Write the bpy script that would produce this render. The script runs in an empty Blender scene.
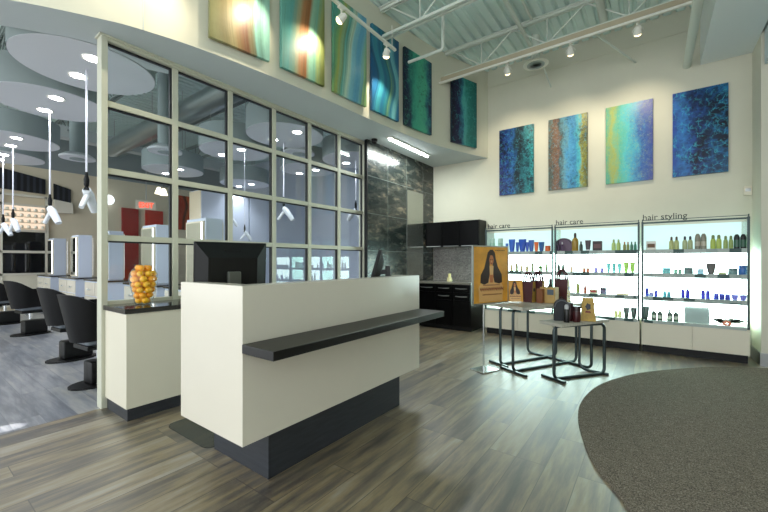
import bpy, bmesh, math, random
from mathutils import Vector, Matrix
random.seed(7)
PI = math.pi
SC = bpy.context.scene
COL = SC.collection

# ------------------------------------------------------------------ materials
def lin(h):
    h = h.lstrip('#')
    v = [int(h[i:i+2], 16)/255 for i in (0, 2, 4)]
    return tuple(x/12.92 if x <= .04045 else ((x+.055)/1.055)**2.4 for x in v)+(1,)

def new_mat(name):
    m = bpy.data.materials.new(name); m.use_nodes = True
    return m, m.node_tree, m.node_tree.nodes['Principled BSDF']

def node(t, kind, **kw):
    n = t.nodes.new(kind)
    for k, v in kw.items():
        if k in n.inputs: n.inputs[k].default_value = v
        else: setattr(n, k, v)
    return n

def mat(name, color, rough=.5, metal=0, spec=.5, var=0, scale=8, stretch=(1, 1, 1), bump=0, coat=0, alpha=1, trans=0):
    m, t, b = new_mat(name)
    c = lin(color) if isinstance(color, str) else tuple(color)+(1,)
    b.inputs['Base Color'].default_value = c
    b.inputs['Roughness'].default_value = rough
    b.inputs['Metallic'].default_value = metal
    b.inputs['Specular IOR Level'].default_value = spec
    b.inputs['Coat Weight'].default_value = coat
    b.inputs['Coat Roughness'].default_value = .05
    b.inputs['Alpha'].default_value = alpha
    b.inputs['Transmission Weight'].default_value = trans
    if var or bump:
        tc = node(t, 'ShaderNodeTexCoord')
        mp = node(t, 'ShaderNodeMapping'); mp.inputs['Scale'].default_value = stretch
        t.links.new(tc.outputs['Object'], mp.inputs['Vector'])
        nz = node(t, 'ShaderNodeTexNoise', Scale=scale, Detail=4, Roughness=.6)
        t.links.new(mp.outputs['Vector'], nz.inputs['Vector'])
        if var:
            r = node(t, 'ShaderNodeValToRGB')
            r.color_ramp.elements[0].position = .3; r.color_ramp.elements[1].position = .7
            r.color_ramp.elements[0].color = tuple(max(0, x*(1-var)) for x in c[:3])+(1,)
            r.color_ramp.elements[1].color = tuple(min(1, x*(1+var)) for x in c[:3])+(1,)
            t.links.new(nz.outputs['Fac'], r.inputs['Fac']); t.links.new(r.outputs['Color'], b.inputs['Base Color'])
        if bump:
            bp = node(t, 'ShaderNodeBump', Strength=bump, Distance=.01)
            t.links.new(nz.outputs['Fac'], bp.inputs['Height']); t.links.new(bp.outputs['Normal'], b.inputs['Normal'])
    return m

def emit(name, color, strength):
    m, t, b = new_mat(name)
    c = lin(color) if isinstance(color, str) else tuple(color)+(1,)
    b.inputs['Base Color'].default_value = tuple(v*.35 for v in c[:3])+(1,)
    b.inputs['Emission Color'].default_value = c
    b.inputs['Emission Strength'].default_value = strength
    return m

def ramp(t, fac, stops, interp='LINEAR'):
    r = node(t, 'ShaderNodeValToRGB'); cr = r.color_ramp; cr.interpolation = interp
    while len(cr.elements) > 1: cr.elements.remove(cr.elements[-1])
    cr.elements[0].position = stops[0][0]; cr.elements[0].color = lin(stops[0][1])
    for p, c in stops[1:]:
        e = cr.elements.new(p); e.color = lin(c)
    t.links.new(fac, r.inputs['Fac'])
    return r.outputs['Color']

def math_n(t, op, a, b=None):
    n = node(t, 'ShaderNodeMath', operation=op)
    for i, v in enumerate((a, b)):
        if v is None: continue
        if isinstance(v, (int, float)): n.inputs[i].default_value = v
        else: t.links.new(v, n.inputs[i])
    return n.outputs[0]

def mixc(t, fac, a, b, mode='MIX'):
    n = node(t, 'ShaderNodeMix', data_type='RGBA', blend_type=mode)
    if isinstance(fac, (int, float)): n.inputs[0].default_value = fac
    else: t.links.new(fac, n.inputs[0])
    for i, v in ((6, a), (7, b)):
        if isinstance(v, tuple): n.inputs[i].default_value = v
        else: t.links.new(v, n.inputs[i])
    return n.outputs[2]

def glass_mat(name, tint=(.93, .97, .97), base=.05, gain=.95, power=4.2):
    m, t, b = new_mat(name); t.nodes.remove(b)
    out = t.nodes['Material Output']
    tr = node(t, 'ShaderNodeBsdfTransparent'); tr.inputs['Color'].default_value = tint+(1,)
    gl = node(t, 'ShaderNodeBsdfGlossy'); gl.inputs['Roughness'].default_value = 0.0
    lw = node(t, 'ShaderNodeLayerWeight', Blend=.5)
    f = math_n(t, 'POWER', lw.outputs['Facing'], power)
    f = math_n(t, 'MULTIPLY', f, gain); f = math_n(t, 'ADD', f, base)
    mx = node(t, 'ShaderNodeMixShader')
    t.links.new(f, mx.inputs[0]); t.links.new(tr.outputs[0], mx.inputs[1]); t.links.new(gl.outputs[0], mx.inputs[2])
    t.links.new(mx.outputs[0], out.inputs['Surface'])
    return m

def planks(name, colors, length, width, along_y, rough, gap):
    m, t, b = new_mat(name)
    tc = node(t, 'ShaderNodeTexCoord')
    mp = node(t, 'ShaderNodeMapping')
    if along_y: mp.inputs['Rotation'].default_value = (0, 0, PI/2)
    t.links.new(tc.outputs['Object'], mp.inputs['Vector'])
    br = node(t, 'ShaderNodeTexBrick', Scale=1)
    br.inputs['Color1'].default_value = (0, 0, 0, 1); br.inputs['Color2'].default_value = (1, 1, 1, 1)
    br.inputs['Mortar'].default_value = (.5, .5, .5, 1)
    br.inputs['Mortar Size'].default_value = .0025
    br.inputs['Brick Width'].default_value = length; br.inputs['Row Height'].default_value = width
    br.offset = .37; br.offset_frequency = 3
    t.links.new(mp.outputs['Vector'], br.inputs['Vector'])
    # grain: noise stretched along the board and shifted per board
    mp2 = node(t, 'ShaderNodeMapping'); mp2.inputs['Scale'].default_value = (1.1, 9, 1)
    t.links.new(mp.outputs['Vector'], mp2.inputs['Vector'])
    add = node(t, 'ShaderNodeVectorMath', operation='MULTIPLY_ADD')
    t.links.new(br.outputs['Color'], add.inputs[0]); add.inputs[1].default_value = (13, 7, 5)
    t.links.new(mp2.outputs['Vector'], add.inputs[2])
    nz = node(t, 'ShaderNodeTexNoise', Scale=1.6, Detail=6, Roughness=.62)
    t.links.new(add.outputs[0], nz.inputs['Vector'])
    sep = node(t, 'ShaderNodeSeparateColor'); t.links.new(br.outputs['Color'], sep.inputs[0])
    a = math_n(t, 'MULTIPLY', nz.outputs['Fac'], 1.15)
    a = math_n(t, 'ADD', a, math_n(t, 'MULTIPLY', math_n(t, 'SUBTRACT', sep.outputs[0], .5), .26))
    col = ramp(t, a, colors)
    col = mixc(t, br.outputs['Fac'], col, lin(gap))
    t.links.new(col, b.inputs['Base Color'])
    r = math_n(t, 'ADD', math_n(t, 'MULTIPLY', nz.outputs['Fac'], .2), rough-.1)
    t.links.new(r, b.inputs['Roughness'])
    b.inputs['Coat Weight'].default_value = 1; b.inputs['Coat Roughness'].default_value = .42
    b.inputs['Specular IOR Level'].default_value = .9
    bp = node(t, 'ShaderNodeBump', Strength=.06, Distance=.004)
    t.links.new(nz.outputs['Fac'], bp.inputs['Height']); t.links.new(bp.outputs['Normal'], b.inputs['Normal'])
    return m

def art_waves(name, stops, seed, wob=.35, freq=1.4, rough=.35):
    """flowing vertical bands of paint across the canvas"""
    m, t, b = new_mat(name)
    tc = node(t, 'ShaderNodeTexCoord')
    sp = node(t, 'ShaderNodeSeparateXYZ'); t.links.new(tc.outputs['Generated'], sp.inputs[0])
    z = sp.outputs['Z']; x = sp.outputs['X']
    w = math_n(t, 'SINE', math_n(t, 'ADD', math_n(t, 'MULTIPLY', z, freq*PI), seed))
    w2 = math_n(t, 'SINE', math_n(t, 'ADD', math_n(t, 'MULTIPLY', z, freq*2.3*PI), seed*2.1))
    x2 = math_n(t, 'ADD', x, math_n(t, 'MULTIPLY', w, wob*.22))
    x2 = math_n(t, 'ADD', x2, math_n(t, 'MULTIPLY', w2, wob*.07))
    cb = node(t, 'ShaderNodeCombineXYZ'); t.links.new(x2, cb.inputs[0]); t.links.new(math_n(t, 'MULTIPLY', z, .05), cb.inputs[2])
    cb.inputs[1].default_value = seed
    nz = node(t, 'ShaderNodeTexNoise', Scale=11, Detail=5, Roughness=.6); t.links.new(cb.outputs[0], nz.inputs['Vector'])
    f = math_n(t, 'ADD', x2, math_n(t, 'MULTIPLY', math_n(t, 'SUBTRACT', nz.outputs['Fac'], .5), .3))
    col = ramp(t, f, stops)
    st = ramp(t, nz.outputs['Fac'], [(.36, '#7a7a66'), (.5, '#ffffff'), (.66, '#ffffff')])
    col = mixc(t, .4, col, st, 'MULTIPLY')
    n3 = node(t, 'ShaderNodeTexNoise', Scale=22, Detail=4); t.links.new(tc.outputs['Generated'], n3.inputs['Vector'])
    col = mixc(t, math_n(t, 'MULTIPLY', n3.outputs['Fac'], .3), col, lin('#8a8a78'), 'MULTIPLY')
    t.links.new(col, b.inputs['Base Color']); b.inputs['Roughness'].default_value = rough
    b.inputs['Specular IOR Level'].default_value = .35
    return m

def art_cells(name, stops, blot, seed, scale=9, amount=.6, tone='#3ccfd8', sizes=(.18, .42), xs=None, tone_amt=.6):
    """vertical washes of colour overlaid with inky blots, pale thin webs and fine grain"""
    m, t, b = new_mat(name)
    tc = node(t, 'ShaderNodeTexCoord')
    mp = node(t, 'ShaderNodeMapping'); mp.inputs['Scale'].default_value = (1, 1, 2); mp.inputs['Location'].default_value = (seed, seed*.7, seed*1.3)
    t.links.new(tc.outputs['Generated'], mp.inputs['Vector'])
    mv = node(t, 'ShaderNodeMapping'); mv.inputs['Scale'].default_value = (1, 1, .45); t.links.new(mp.outputs[0], mv.inputs['Vector'])
    sp = node(t, 'ShaderNodeSeparateXYZ'); t.links.new(tc.outputs['Generated'], sp.inputs[0])
    nz = node(t, 'ShaderNodeTexNoise', Scale=4.5, Detail=6, Roughness=.7); t.links.new(mv.outputs['Vector'], nz.inputs['Vector'])
    f = math_n(t, 'ADD', sp.outputs['X'], math_n(t, 'MULTIPLY', math_n(t, 'SUBTRACT', nz.outputs['Fac'], .5), .6))
    col = ramp(t, f, stops)
    nf = node(t, 'ShaderNodeTexNoise', Scale=scale*1.2, Detail=5, Roughness=.7); t.links.new(mp.outputs['Vector'], nf.inputs['Vector'])
    ds = node(t, 'ShaderNodeVectorMath', operation='MULTIPLY_ADD')
    t.links.new(nf.outputs['Color'], ds.inputs[0]); ds.inputs[1].default_value = (.2, .2, .2); t.links.new(mp.outputs['Vector'], ds.inputs[2])
    # size of the cells varies over the canvas
    n2 = node(t, 'ShaderNodeTexNoise', Scale=2.4, Detail=3); t.links.new(mv.outputs['Vector'], n2.inputs['Vector'])
    g = ramp(t, n2.outputs['Fac'], [(.32, '#000000'), (.6, '#ffffff')])
    if xs: g = mixc(t, 1.0, ramp(t, f, xs), mixc(t, .5, g, lin('#ffffff')), 'MULTIPLY')
    sg = node(t, 'ShaderNodeSeparateColor'); t.links.new(g, sg.inputs[0])
    k = None
    for s_, wgt in ((scale, 1.0), (scale*2.3, .8)):
        vo = node(t, 'ShaderNodeTexVoronoi', Scale=s_); t.links.new(ds.outputs[0], vo.inputs['Vector'])
        d_ = math_n(t, 'ADD', vo.outputs['Distance'], math_n(t, 'MULTIPLY', math_n(t, 'SUBTRACT', sg.outputs[0], .5), -.25))
        mask = ramp(t, d_, [(sizes[0], '#ffffff'), (sizes[1]+.1, '#000000')])
        sk = node(t, 'ShaderNodeSeparateColor'); t.links.new(mask, sk.inputs[0])
        v = math_n(t, 'MULTIPLY', sk.outputs[0], wgt)
        k = v if k is None else math_n(t, 'MAXIMUM', k, v)
    k = math_n(t, 'MULTIPLY', k, math_n(t, 'ADD', math_n(t, 'MULTIPLY', sg.outputs[0], .75), .25))
    col = mixc(t, math_n(t, 'MULTIPLY', k, amount), col, lin(blot))
    ve = node(t, 'ShaderNodeTexVoronoi', Scale=scale*1.5, feature='DISTANCE_TO_EDGE'); t.links.new(ds.outputs[0], ve.inputs['Vector'])
    rim = ramp(t, ve.outputs['Distance'], [(.0, '#ffffff'), (.09, '#000000')])
    sr = node(t, 'ShaderNodeSeparateColor'); t.links.new(rim, sr.inputs[0])
    nr = ramp(t, nf.outputs['Fac'], [(.45, '#000000'), (.62, '#ffffff')])
    s2 = node(t, 'ShaderNodeSeparateColor'); t.links.new(nr, s2.inputs[0])
    col = mixc(t, math_n(t, 'MULTIPLY', math_n(t, 'MULTIPLY', sr.outputs[0], s2.outputs[0]), tone_amt), col, lin(tone))
    t.links.new(col, b.inputs['Base Color']); b.inputs['Roughness'].default_value = .35
    b.inputs['Specular IOR Level'].default_value = .35
    return m

# ------------------------------------------------------------------ mesh helpers
class MB:
    def __init__(s): s.bm = bmesh.new()
    def _fin(s, verts, mi, M):
        if M is not None:
            for v in verts: v.co = M @ v.co
        fs = set()
        for v in verts:
            for f in v.link_faces: fs.add(f)
        for f in fs: f.material_index = mi
        return s
    def box(s, x0, x1, y0, y1, z0, z1, mi=0, bev=0, M=None, seg=2):
        r = bmesh.ops.create_cube(s.bm, size=1)
        vs = r['verts']
        for v in vs:
            v.co = Vector(((x0+x1)/2+v.co.x*(x1-x0), (y0+y1)/2+v.co.y*(y1-y0), (z0+z1)/2+v.co.z*(z1-z0)))
        if bev:
            es = list({e for v in vs for e in v.link_edges})
            r = bmesh.ops.bevel(s.bm, geom=es, offset=bev, segments=seg, affect='EDGES', profile=.5)
            vs = list({v for f in r['faces'] for v in f.verts} | {v for v in vs if v.is_valid})
            # collect every vertex connected to them
            seen = set(vs); st = list(vs)
            while st:
                v = st.pop()
                for e in v.link_edges:
                    o = e.other_vert(v)
                    if o not in seen: seen.add(o); st.append(o)
            vs = list(seen)
        return s._fin(vs, mi, M)
    def cyl(s, p, r, h, axis='Z', mi=0, n=20, r2=None, M=None):
        """cylinder/cone from point p along axis with length h"""
        q = bmesh.ops.create_cone(s.bm, cap_ends=True, segments=n, radius1=r, radius2=r if r2 is None else r2, depth=h)
        vs = q['verts']
        R = {'Z': Matrix.Identity(3), 'X': Matrix.Rotation(PI/2, 3, 'Y'), 'Y': Matrix.Rotation(-PI/2, 3, 'X')}[axis]
        for v in vs: v.co = Vector(p)+R @ (v.co+Vector((0, 0, h/2)))
        return s._fin(vs, mi, M)
    def sphere(s, p, r, mi=0, u=16, v=10, sc=(1, 1, 1), M=None):
        q = bmesh.ops.create_uvsphere(s.bm, u_segments=u, v_segments=v, radius=r)
        for w in q['verts']: w.co = Vector((w.co.x*sc[0]+p[0], w.co.y*sc[1]+p[1], w.co.z*sc[2]+p[2]))
        return s._fin(q['verts'], mi, M)
    def tube(s, pts, r, mi=0, n=10, M=None, taper=None):
        pts = [Vector(p) for p in pts]
        rings = []; up = None
        for i, p in enumerate(pts):
            d = (pts[min(i+1, len(pts)-1)]-pts[max(i-1, 0)]).normalized()
            if up is None:
                up = Vector((0, 0, 1)) if abs(d.z) < .9 else Vector((1, 0, 0))
            a = d.cross(up)
            if a.length < 1e-4: a = d.cross(Vector((0, 1, 0)))
            a.normalize(); b = a.cross(d).normalized(); up = b
            rr = r if taper is None else taper[i]
            rings.append([s.bm.verts.new(p+rr*(math.cos(2*PI*k/n)*a+math.sin(2*PI*k/n)*b)) for k in range(n)])
        for A, B in zip(rings, rings[1:]):
            for k in range(n): s.bm.faces.new((A[k], A[(k+1) % n], B[(k+1) % n], B[k]))
        s.bm.faces.new(rings[0][::-1]); s.bm.faces.new(rings[-1])
        return s._fin([v for R_ in rings for v in R_], mi, M)
    def lathe(s, prof, p=(0, 0, 0), mi=0, n=24, M=None, sy=1, cap=True):
        rings = []
        for r, z in prof:
            rings.append([s.bm.verts.new((p[0]+max(r, 1e-4)*math.cos(2*PI*k/n), p[1]+sy*max(r, 1e-4)*math.sin(2*PI*k/n), p[2]+z)) for k in range(n)])
        for A, B in zip(rings, rings[1:]):
            for k in range(n): s.bm.faces.new((A[k], A[(k+1) % n], B[(k+1) % n], B[k]))
        if cap:
            s.bm.faces.new(rings[0][::-1]); s.bm.faces.new(rings[-1])
        return s._fin([v for R_ in rings for v in R_], mi, M)
    def prism(s, poly, a0, a1, plane='XY', mi=0, M=None):
        """extrude a 2-D polygon; plane XY (extrude z), XZ (extrude y), YZ (extrude x)"""
        f = {'XY': lambda u, v, w: (u, v, w), 'XZ': lambda u, v, w: (u, w, v), 'YZ': lambda u, v, w: (w, u, v)}[plane]
        A = [s.bm.verts.new(f(u, v, a0)) for u, v in poly]; B = [s.bm.verts.new(f(u, v, a1)) for u, v in poly]
        s.bm.faces.new(A[::-1]); s.bm.faces.new(B)
        n = len(poly)
        for k in range(n): s.bm.faces.new((A[k], A[(k+1) % n], B[(k+1) % n], B[k]))
        return s._fin(A+B, mi, M)
    def quad(s, pts, mi=0):
        f = s.bm.faces.new([s.bm.verts.new(p) for p in pts]); f.material_index = mi
        return s
    def build(s, name, mats, parent=None, smooth=False, loc=None):
        bmesh.ops.recalc_face_normals(s.bm, faces=s.bm.faces[:])
        me = bpy.data.meshes.new(name); s.bm.to_mesh(me); s.bm.free()
        for m in (mats if isinstance(mats, (list, tuple)) else [mats]): me.materials.append(m)
        if smooth:
            for p in me.polygons: p.use_smooth = True
            try: me.set_sharp_from_angle(angle=math.radians(38))
            except Exception: pass
        o = bpy.data.objects.new(name, me); COL.objects.link(o)
        if parent is not None: o.parent = parent
        if loc is not None: o.location = loc
        return o

def tag(o, label, cat, group=None, kind=None):
    o['label'] = label; o['category'] = cat
    if group: o['group'] = group
    if kind: o['kind'] = kind
    return o
def thing(name, label, cat, loc=(0, 0, 0), rz=0, group=None):
    o = bpy.data.objects.new(name, None); COL.objects.link(o)
    o.location = loc; o.rotation_euler = (0, 0, rz); o.empty_display_size = .1
    return tag(o, label, cat, group)
def struct(name, mb, mats, parent=None, smooth=False):
    o = mb.build(name, mats, parent, smooth)
    if parent is None: o['kind'] = 'structure'
    return o
def dup(root, loc, rz=None, label=None):
    r = root.copy(); COL.objects.link(r); r.location = loc
    if rz is not None: r.rotation_euler = (0, 0, rz)
    if label: r['label'] = label
    for ch in list(root.children):
        c = ch.copy(); COL.objects.link(c); c.parent = r
        for g in list(ch.children):
            d = g.copy(); COL.objects.link(d); d.parent = c
    return r

# ------------------------------------------------------------------ shared materials
M_white = mat('white_paint', '#e3e1d6', .55, var=.02, scale=2)
M_wall = mat('cream_wall_paint', '#d4d2c0', .7, var=.03, scale=1.5)
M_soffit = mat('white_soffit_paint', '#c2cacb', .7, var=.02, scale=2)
M_salonwall = mat('salon_beige_paint', '#d9cdb4', .7, var=.03, scale=2)
M_bluewall = mat('pale_blue_grey_paint', '#c3cbda', .65, var=.03, scale=1)
M_lam = mat('white_laminate', '#dad3c4', .2, spec=.5, var=.012, scale=3)
M_lam2 = mat('cream_laminate', '#e0d9c6', .3, var=.012, scale=3)
M_frame = mat('cream_painted_frame', '#c6c6b4', .45)
M_framedark = mat('dark_glazing_gasket', '#1c1f24', .5)
M_blacklam = mat('black_laminate', '#0b0a0a', .38, var=.1, scale=5)
M_dark = mat('black_gloss_cabinet', '#030304', .3, spec=.15)
M_blackmat = mat('black_plastic', '#08090a', .45, spec=.3)
M_char = mat('brushed_dark_metal', '#43464d', .38, metal=.55, var=.12, scale=6, stretch=(1, 1, 8))
M_counter = mat('dark_quartz_worktop', '#2c2a28', .12, var=.3, scale=90)
M_chrome = mat('chrome', '#d7dadd', .12, metal=1)
M_steel = mat('brushed_steel', '#b8bbbb', .3, metal=1)
M_tubes = mat('grey_steel_tube', '#4f5a5c', .3, metal=.8)
M_galv = mat('painted_joist_steel', '#d3d9cf', .5)
M_deck = mat('pale_metal_deck', '#d9ebe6', .45, var=.05, scale=2)
M_mesh = mat('dark_leather', '#060607', .5, spec=.25)
M_seat = mat('grey_vinyl', '#6d747c', .4)
M_cord = mat('white_cord', '#dfe0ea', .5)
M_glass = glass_mat('clear_glazing', (.96, .985, .985), .04, .95, 4.2)
M_vase = glass_mat('vase_glass', (.98, .995, .99), .02, .7, 3.5)
M_mirror = mat('mirror', '#dfe4e6', .02, metal=1)
M_tablewood = mat('pale_weathered_tabletop', '#b9b6aa', .4, var=.25, scale=6, stretch=(1, 12, 1))
E_shelf = emit('lit_diffuser_panel', (.78, 1, .97), 7)
E_shelf2 = emit('upper_panel_painted_glow', (.66, .93, .91), .6)  # emission stands in for shelf light reflected on the upper panel
E_led = emit('led_strip_light', (.95, 1, 1), 3)
E_can = emit('downlight_lens', (.93, .95, 1), 22)
E_hal = emit('halogen_lamp', (1, .78, .42), 3.2)
E_tube = emit('fluorescent_tube', (.93, 1, .98), 14)
E_exit = emit('red_exit_letters', (1, .05, .02), 2.5)

# ------------------------------------------------------------------ the setting
XG = -3.887            # glazed partition
YB = 6.82              # back wall
ZS = 3.25              # soffit
ZD = 4.9               # roof deck
M_floor = planks('brown_grey_wood_planks', [(.22, '#2b2724'), (.38, '#463f37'), (.52, '#675c4d'), (.66, '#8a795a'), (.85, '#9b9384')], 1.22, .18, True, .44, '#463c31')
M_floor2 = planks('slate_blue_planks', [(.25, '#454852'), (.45, '#646872'), (.6, '#82848b'), (.85, '#a3a09c')], 1.22, .19, False, .40, '#5a5d68')
struct('floor', MB().box(XG+.02, 5, -4, 8, -.12, 0), M_floor)
struct('floor.001', MB().box(-13.4, XG+.02, -4, 8.3, -.12, 0), M_floor2)
struct('wall_back', MB().box(-3.9, 1.08, YB, YB+.12, 0, 5.0), M_wall)
struct('trim_1', MB().box(-2.52, .42, YB-.012, YB, 4.58, 4.60), M_wall)
rw = MB().box(1.065, 1.5, 6.32, YB+.12, 0, 5.0)
rw.box(1.5, 4.9, 6.36, 6.5, 0, 5.0)
struct('wall_right', rw, M_wall)
struct('wall_light_block', MB().box(4.92, 5, -4, 6.5, 0, 5.0), M_wall)  # added unseen wall, cuts sky light and bright reflections from the right

bb = MB().box(1.052, 1.065, 6.32, YB, 0, .16, bev=.003)
bb.box(1.052, 1.5, 6.307, 6.32, 0, .16, bev=.003)
struct('baseboard_right', bb, M_steel)
struct('trim_2', MB().box(.54, 1.065, 2.0, YB, 4.05, ZD-.02), mat('pale_bulkhead_paint', '#e6ecec', .65))
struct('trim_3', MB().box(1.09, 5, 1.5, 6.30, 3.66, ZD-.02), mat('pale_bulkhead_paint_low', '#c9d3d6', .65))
# corrugated metal deck, flutes running front to back
pts = []; x = -13.4
while x < 5:
    pts += [(x, 4.9), (x+.085, 4.9), (x+.102, 4.94), (x+.135, 4.94)]; x += .152
bm = MB(); lo = []; 
for y in (-4, 8.3): lo.append([bm.bm.verts.new((px_, y, pz)) for px_, pz in pts])
for a in range(len(pts)-1): bm.bm.faces.new((lo[0][a], lo[0][a+1], lo[1][a+1], lo[1][a]))
bm.box(-13.4, 5, -4, 8.3, 4.96, 5.02)
struct('ceiling', bm, M_deck)
# curved upper wall with its soffit
CURVE = [(-3.92, .546), (-3.61, 1.054), (-3.504, 1.30), (-3.388, 1.727), (-3.277, 2.454), (-3.22, 3.121), (-3.197, 3.514), (-3.170, 3.98), (-3.118, 4.602), (-3.063, 5.083), (-2.986, 5.478), (-2.81, 6.106), (-2.545, 6.82)]
def catmull(P, k=6):
    out = []
    Q = [Vector(p) for p in P]
    for i in range(len(Q)-1):
        a = Q[max(i-1, 0)]; b = Q[i]; c = Q[i+1]; d = Q[min(i+2, len(Q)-1)]
        for j in range(k):
            u = j/k
            out.append(.5*((2*b)+(c-a)*u+(2*a-5*b+4*c-d)*u*u+(3*b-a-3*c+d)*u**3))
    out.append(Q[-1]); return [tuple(v) for v in out]
OUT = catmull([(-6.4, -1.9), (-5.2, -.85), (-4.45, -.06)]+CURVE)
INN = [(-4.0, YB), (-4.0, 2.0)]+[(-4.68+.605*math.cos(math.radians(a_)), 1.23+.605*math.sin(math.radians(a_))) for a_ in (36, 26, 16, 6, -4, -14, -24, -34, -43)]+[(-4.33, .66), (-4.75, .08), (-5.45, -.6), (-6.6, -1.6)]
uw = MB()
poly = OUT+INN; n = len(poly)
for (z0, z1) in ((ZS, ZD-.005),):
    A = [uw.bm.verts.new((px_, py_, z0)) for px_, py_ in poly]; B = [uw.bm.verts.new((px_, py_, z1)) for px_, py_ in poly]
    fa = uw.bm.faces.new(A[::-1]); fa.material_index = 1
    uw.bm.faces.new(B)
    for k in range(n): uw.bm.faces.new((A[k], A[(k+1) % n], B[(k+1) % n], B[k]))
bmesh.ops.triangulate(uw.bm, faces=[f for f in uw.bm.faces if len(f.verts) > 4])
struct('wall_left', uw, [M_wall, M_soffit], smooth=True)
# outer shell of the salon behind the glass
struct('trim_5', MB().box(-13.4, -13.37, -4, 8.2, 3.80, 4.9), mat('grey_upper_wall', '#8b9394', .7))
struct('trim_6', MB().box(-3.52, -3.497, 1.296, 1.304, ZS, ZD-.01), M_soffit)
struct('wall_far', MB().box(-13.5, -13.4, -4, 8.3, 0, 5.0), M_salonwall)
struct('wall_salon', MB().box(-13.4, -3.9, 8.2, 8.3, 0, 5.0), M_bluewall)
struct('wall_side', MB().box(-3.9, -3.72, YB+.13, 8.2, 0, 5.0), M_bluewall)

# ------------------------------------------------------------------ glazed partition
w = thing('window_1', 'cream framed glass partition of square panes between lobby and salon', 'window'); w['kind'] = 'structure'
YM = [1.125+.5955*k for k in range(7)]          # mullion centre lines
ZT = [.90, 1.485, 2.075, 2.667]                 # transom centre lines
f = MB().box(XG-.055, XG+.055, 1.10, 1.148, 0, ZS, bev=.003)
f.box(XG-.05, XG+.05, 1.112, YM[6]+.03, 3.205, ZS)
f.box(XG-.065, XG+.065, 1.085, YM[6]+.03, 3.232, ZS, bev=.003)
f.box(XG-.05, XG+.04, 1.112, YM[6]+.03, 0, .10)
f.box(XG-.06, XG+.05, YM[6]-.03, YM[6]+.03, 0, ZS)
f.build('frame', M_frame, w)
for y in YM[1:6]:
    MB().box(XG-.045, XG+.03, y-.027, y+.027, .1, 3.21, bev=.003).build('mullion', M_frame, w)
for z in ZT:
    for a, b in zip(YM, YM[1:]):
        MB().box(XG-.045, XG+.026, a+.0275, b-.0275, z-.026, z+.026).build('transom', M_frame, w)
zz = [.1]+ZT+[3.23]
for a, b in zip(YM, YM[1:]):
    for c, d in zip(zz, zz[1:]):
        g = MB().box(XG-.03, XG-.022, a+.026, b-.026, c+.024, d-.024).build('glass_pane', M_glass, w)
        k = MB()     # black gasket lining the far and top reveals of the opening
        k.box(XG-.02, XG+.012, b-.045, b-.0275, c+.027, d-.027); k.box(XG-.02, XG+.012, a+.0275, b-.046, d-.04, d-.027)
        k.build('gasket', M_framedark, g)

# dark stone tile wall beyond the partition
m, t, b = new_mat('dark_stone_tiles')
tc = node(t, 'ShaderNodeTexCoord')
sp = node(t, 'ShaderNodeSeparateXYZ'); t.links.new(tc.outputs['Object'], sp.inputs[0])
cb = node(t, 'ShaderNodeCombineXYZ'); t.links.new(sp.outputs['Y'], cb.inputs[0]); t.links.new(sp.outputs['Z'], cb.inputs[1])
mpp = node(t, 'ShaderNodeMapping'); mpp.inputs['Location'].default_value = (-4.58+.6, -2.06+.61, 0)
t.links.new(cb.outputs[0], mpp.inputs[0])
br = node(t, 'ShaderNodeTexBrick', Scale=1); br.offset = 0
br.inputs['Brick Width'].default_value = .6; br.inputs['Row Height'].default_value = .61; br.inputs['Mortar Size'].default_value = .003
br.inputs['Color1'].default_value = (0, 0, 0, 1); br.inputs['Color2'].default_value = (1, 1, 1, 1)
t.links.new(mpp.outputs[0], br.inputs[0])
mp2 = node(t, 'ShaderNodeMapping'); mp2.inputs['Scale'].default_value = (2.2, 6, 1); t.links.new(cb.outputs[0], mp2.inputs[0])
ad = node(t, 'ShaderNodeVectorMath', operation='MULTIPLY_ADD'); ad.inputs[1].default_value = (9, 5, 3)
t.links.new(br.outputs['Color'], ad.inputs[0]); t.links.new(mp2.outputs[0], ad.inputs[2])
nz = node(t, 'ShaderNodeTexNoise', Scale=1.5, Detail=7, Roughness=.68); t.links.new(ad.outputs[0], nz.inputs['Vector'])
col = ramp(t, nz.outputs['Fac'], [(.3, '#101817'), (.46, '#232a28'), (.57, '#3f403a'), (.65, '#6b6253'), (.74, '#857c6a')])
col = mixc(t, br.outputs['Fac'], col, lin('#6d7470'))
t.links.new(col, b.inputs['Base Color']); b.inputs['Roughness'].default_value = .22
bp = node(t, 'ShaderNodeBump', Strength=.35, Distance=.01); t.links.new(nz.outputs['Fac'], bp.inputs['Height']); t.links.new(bp.outputs['Normal'], b.inputs['Normal'])
M_tile = m
struct('wall_tile', MB().box(-3.772, -3.72, 4.62, YB, 0, ZS), M_tile)
struct('tile_end_shade', MB().box(-3.772, -3.717, 4.60, 4.62, 0, ZS), M_blackmat)  # black strip imitates the shadow on the tile wall's end face
M_pol = mat('polished_grey_steel_tile', '#a5a79f', .13, metal=.9)
p_ = MB().box(-3.722, -3.712, 5.795, 6.38, 2.06, 2.62); p_.box(-3.722, -3.712, 5.795, 6.38, 1.45, 2.056); p_.box(-3.722, -3.712, 5.795, 6.38, .92, 1.446)
tag(p_.build('wall_panel', M_pol), 'smooth polished grey tile column set in the dark rough stone wall', 'panel')

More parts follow.
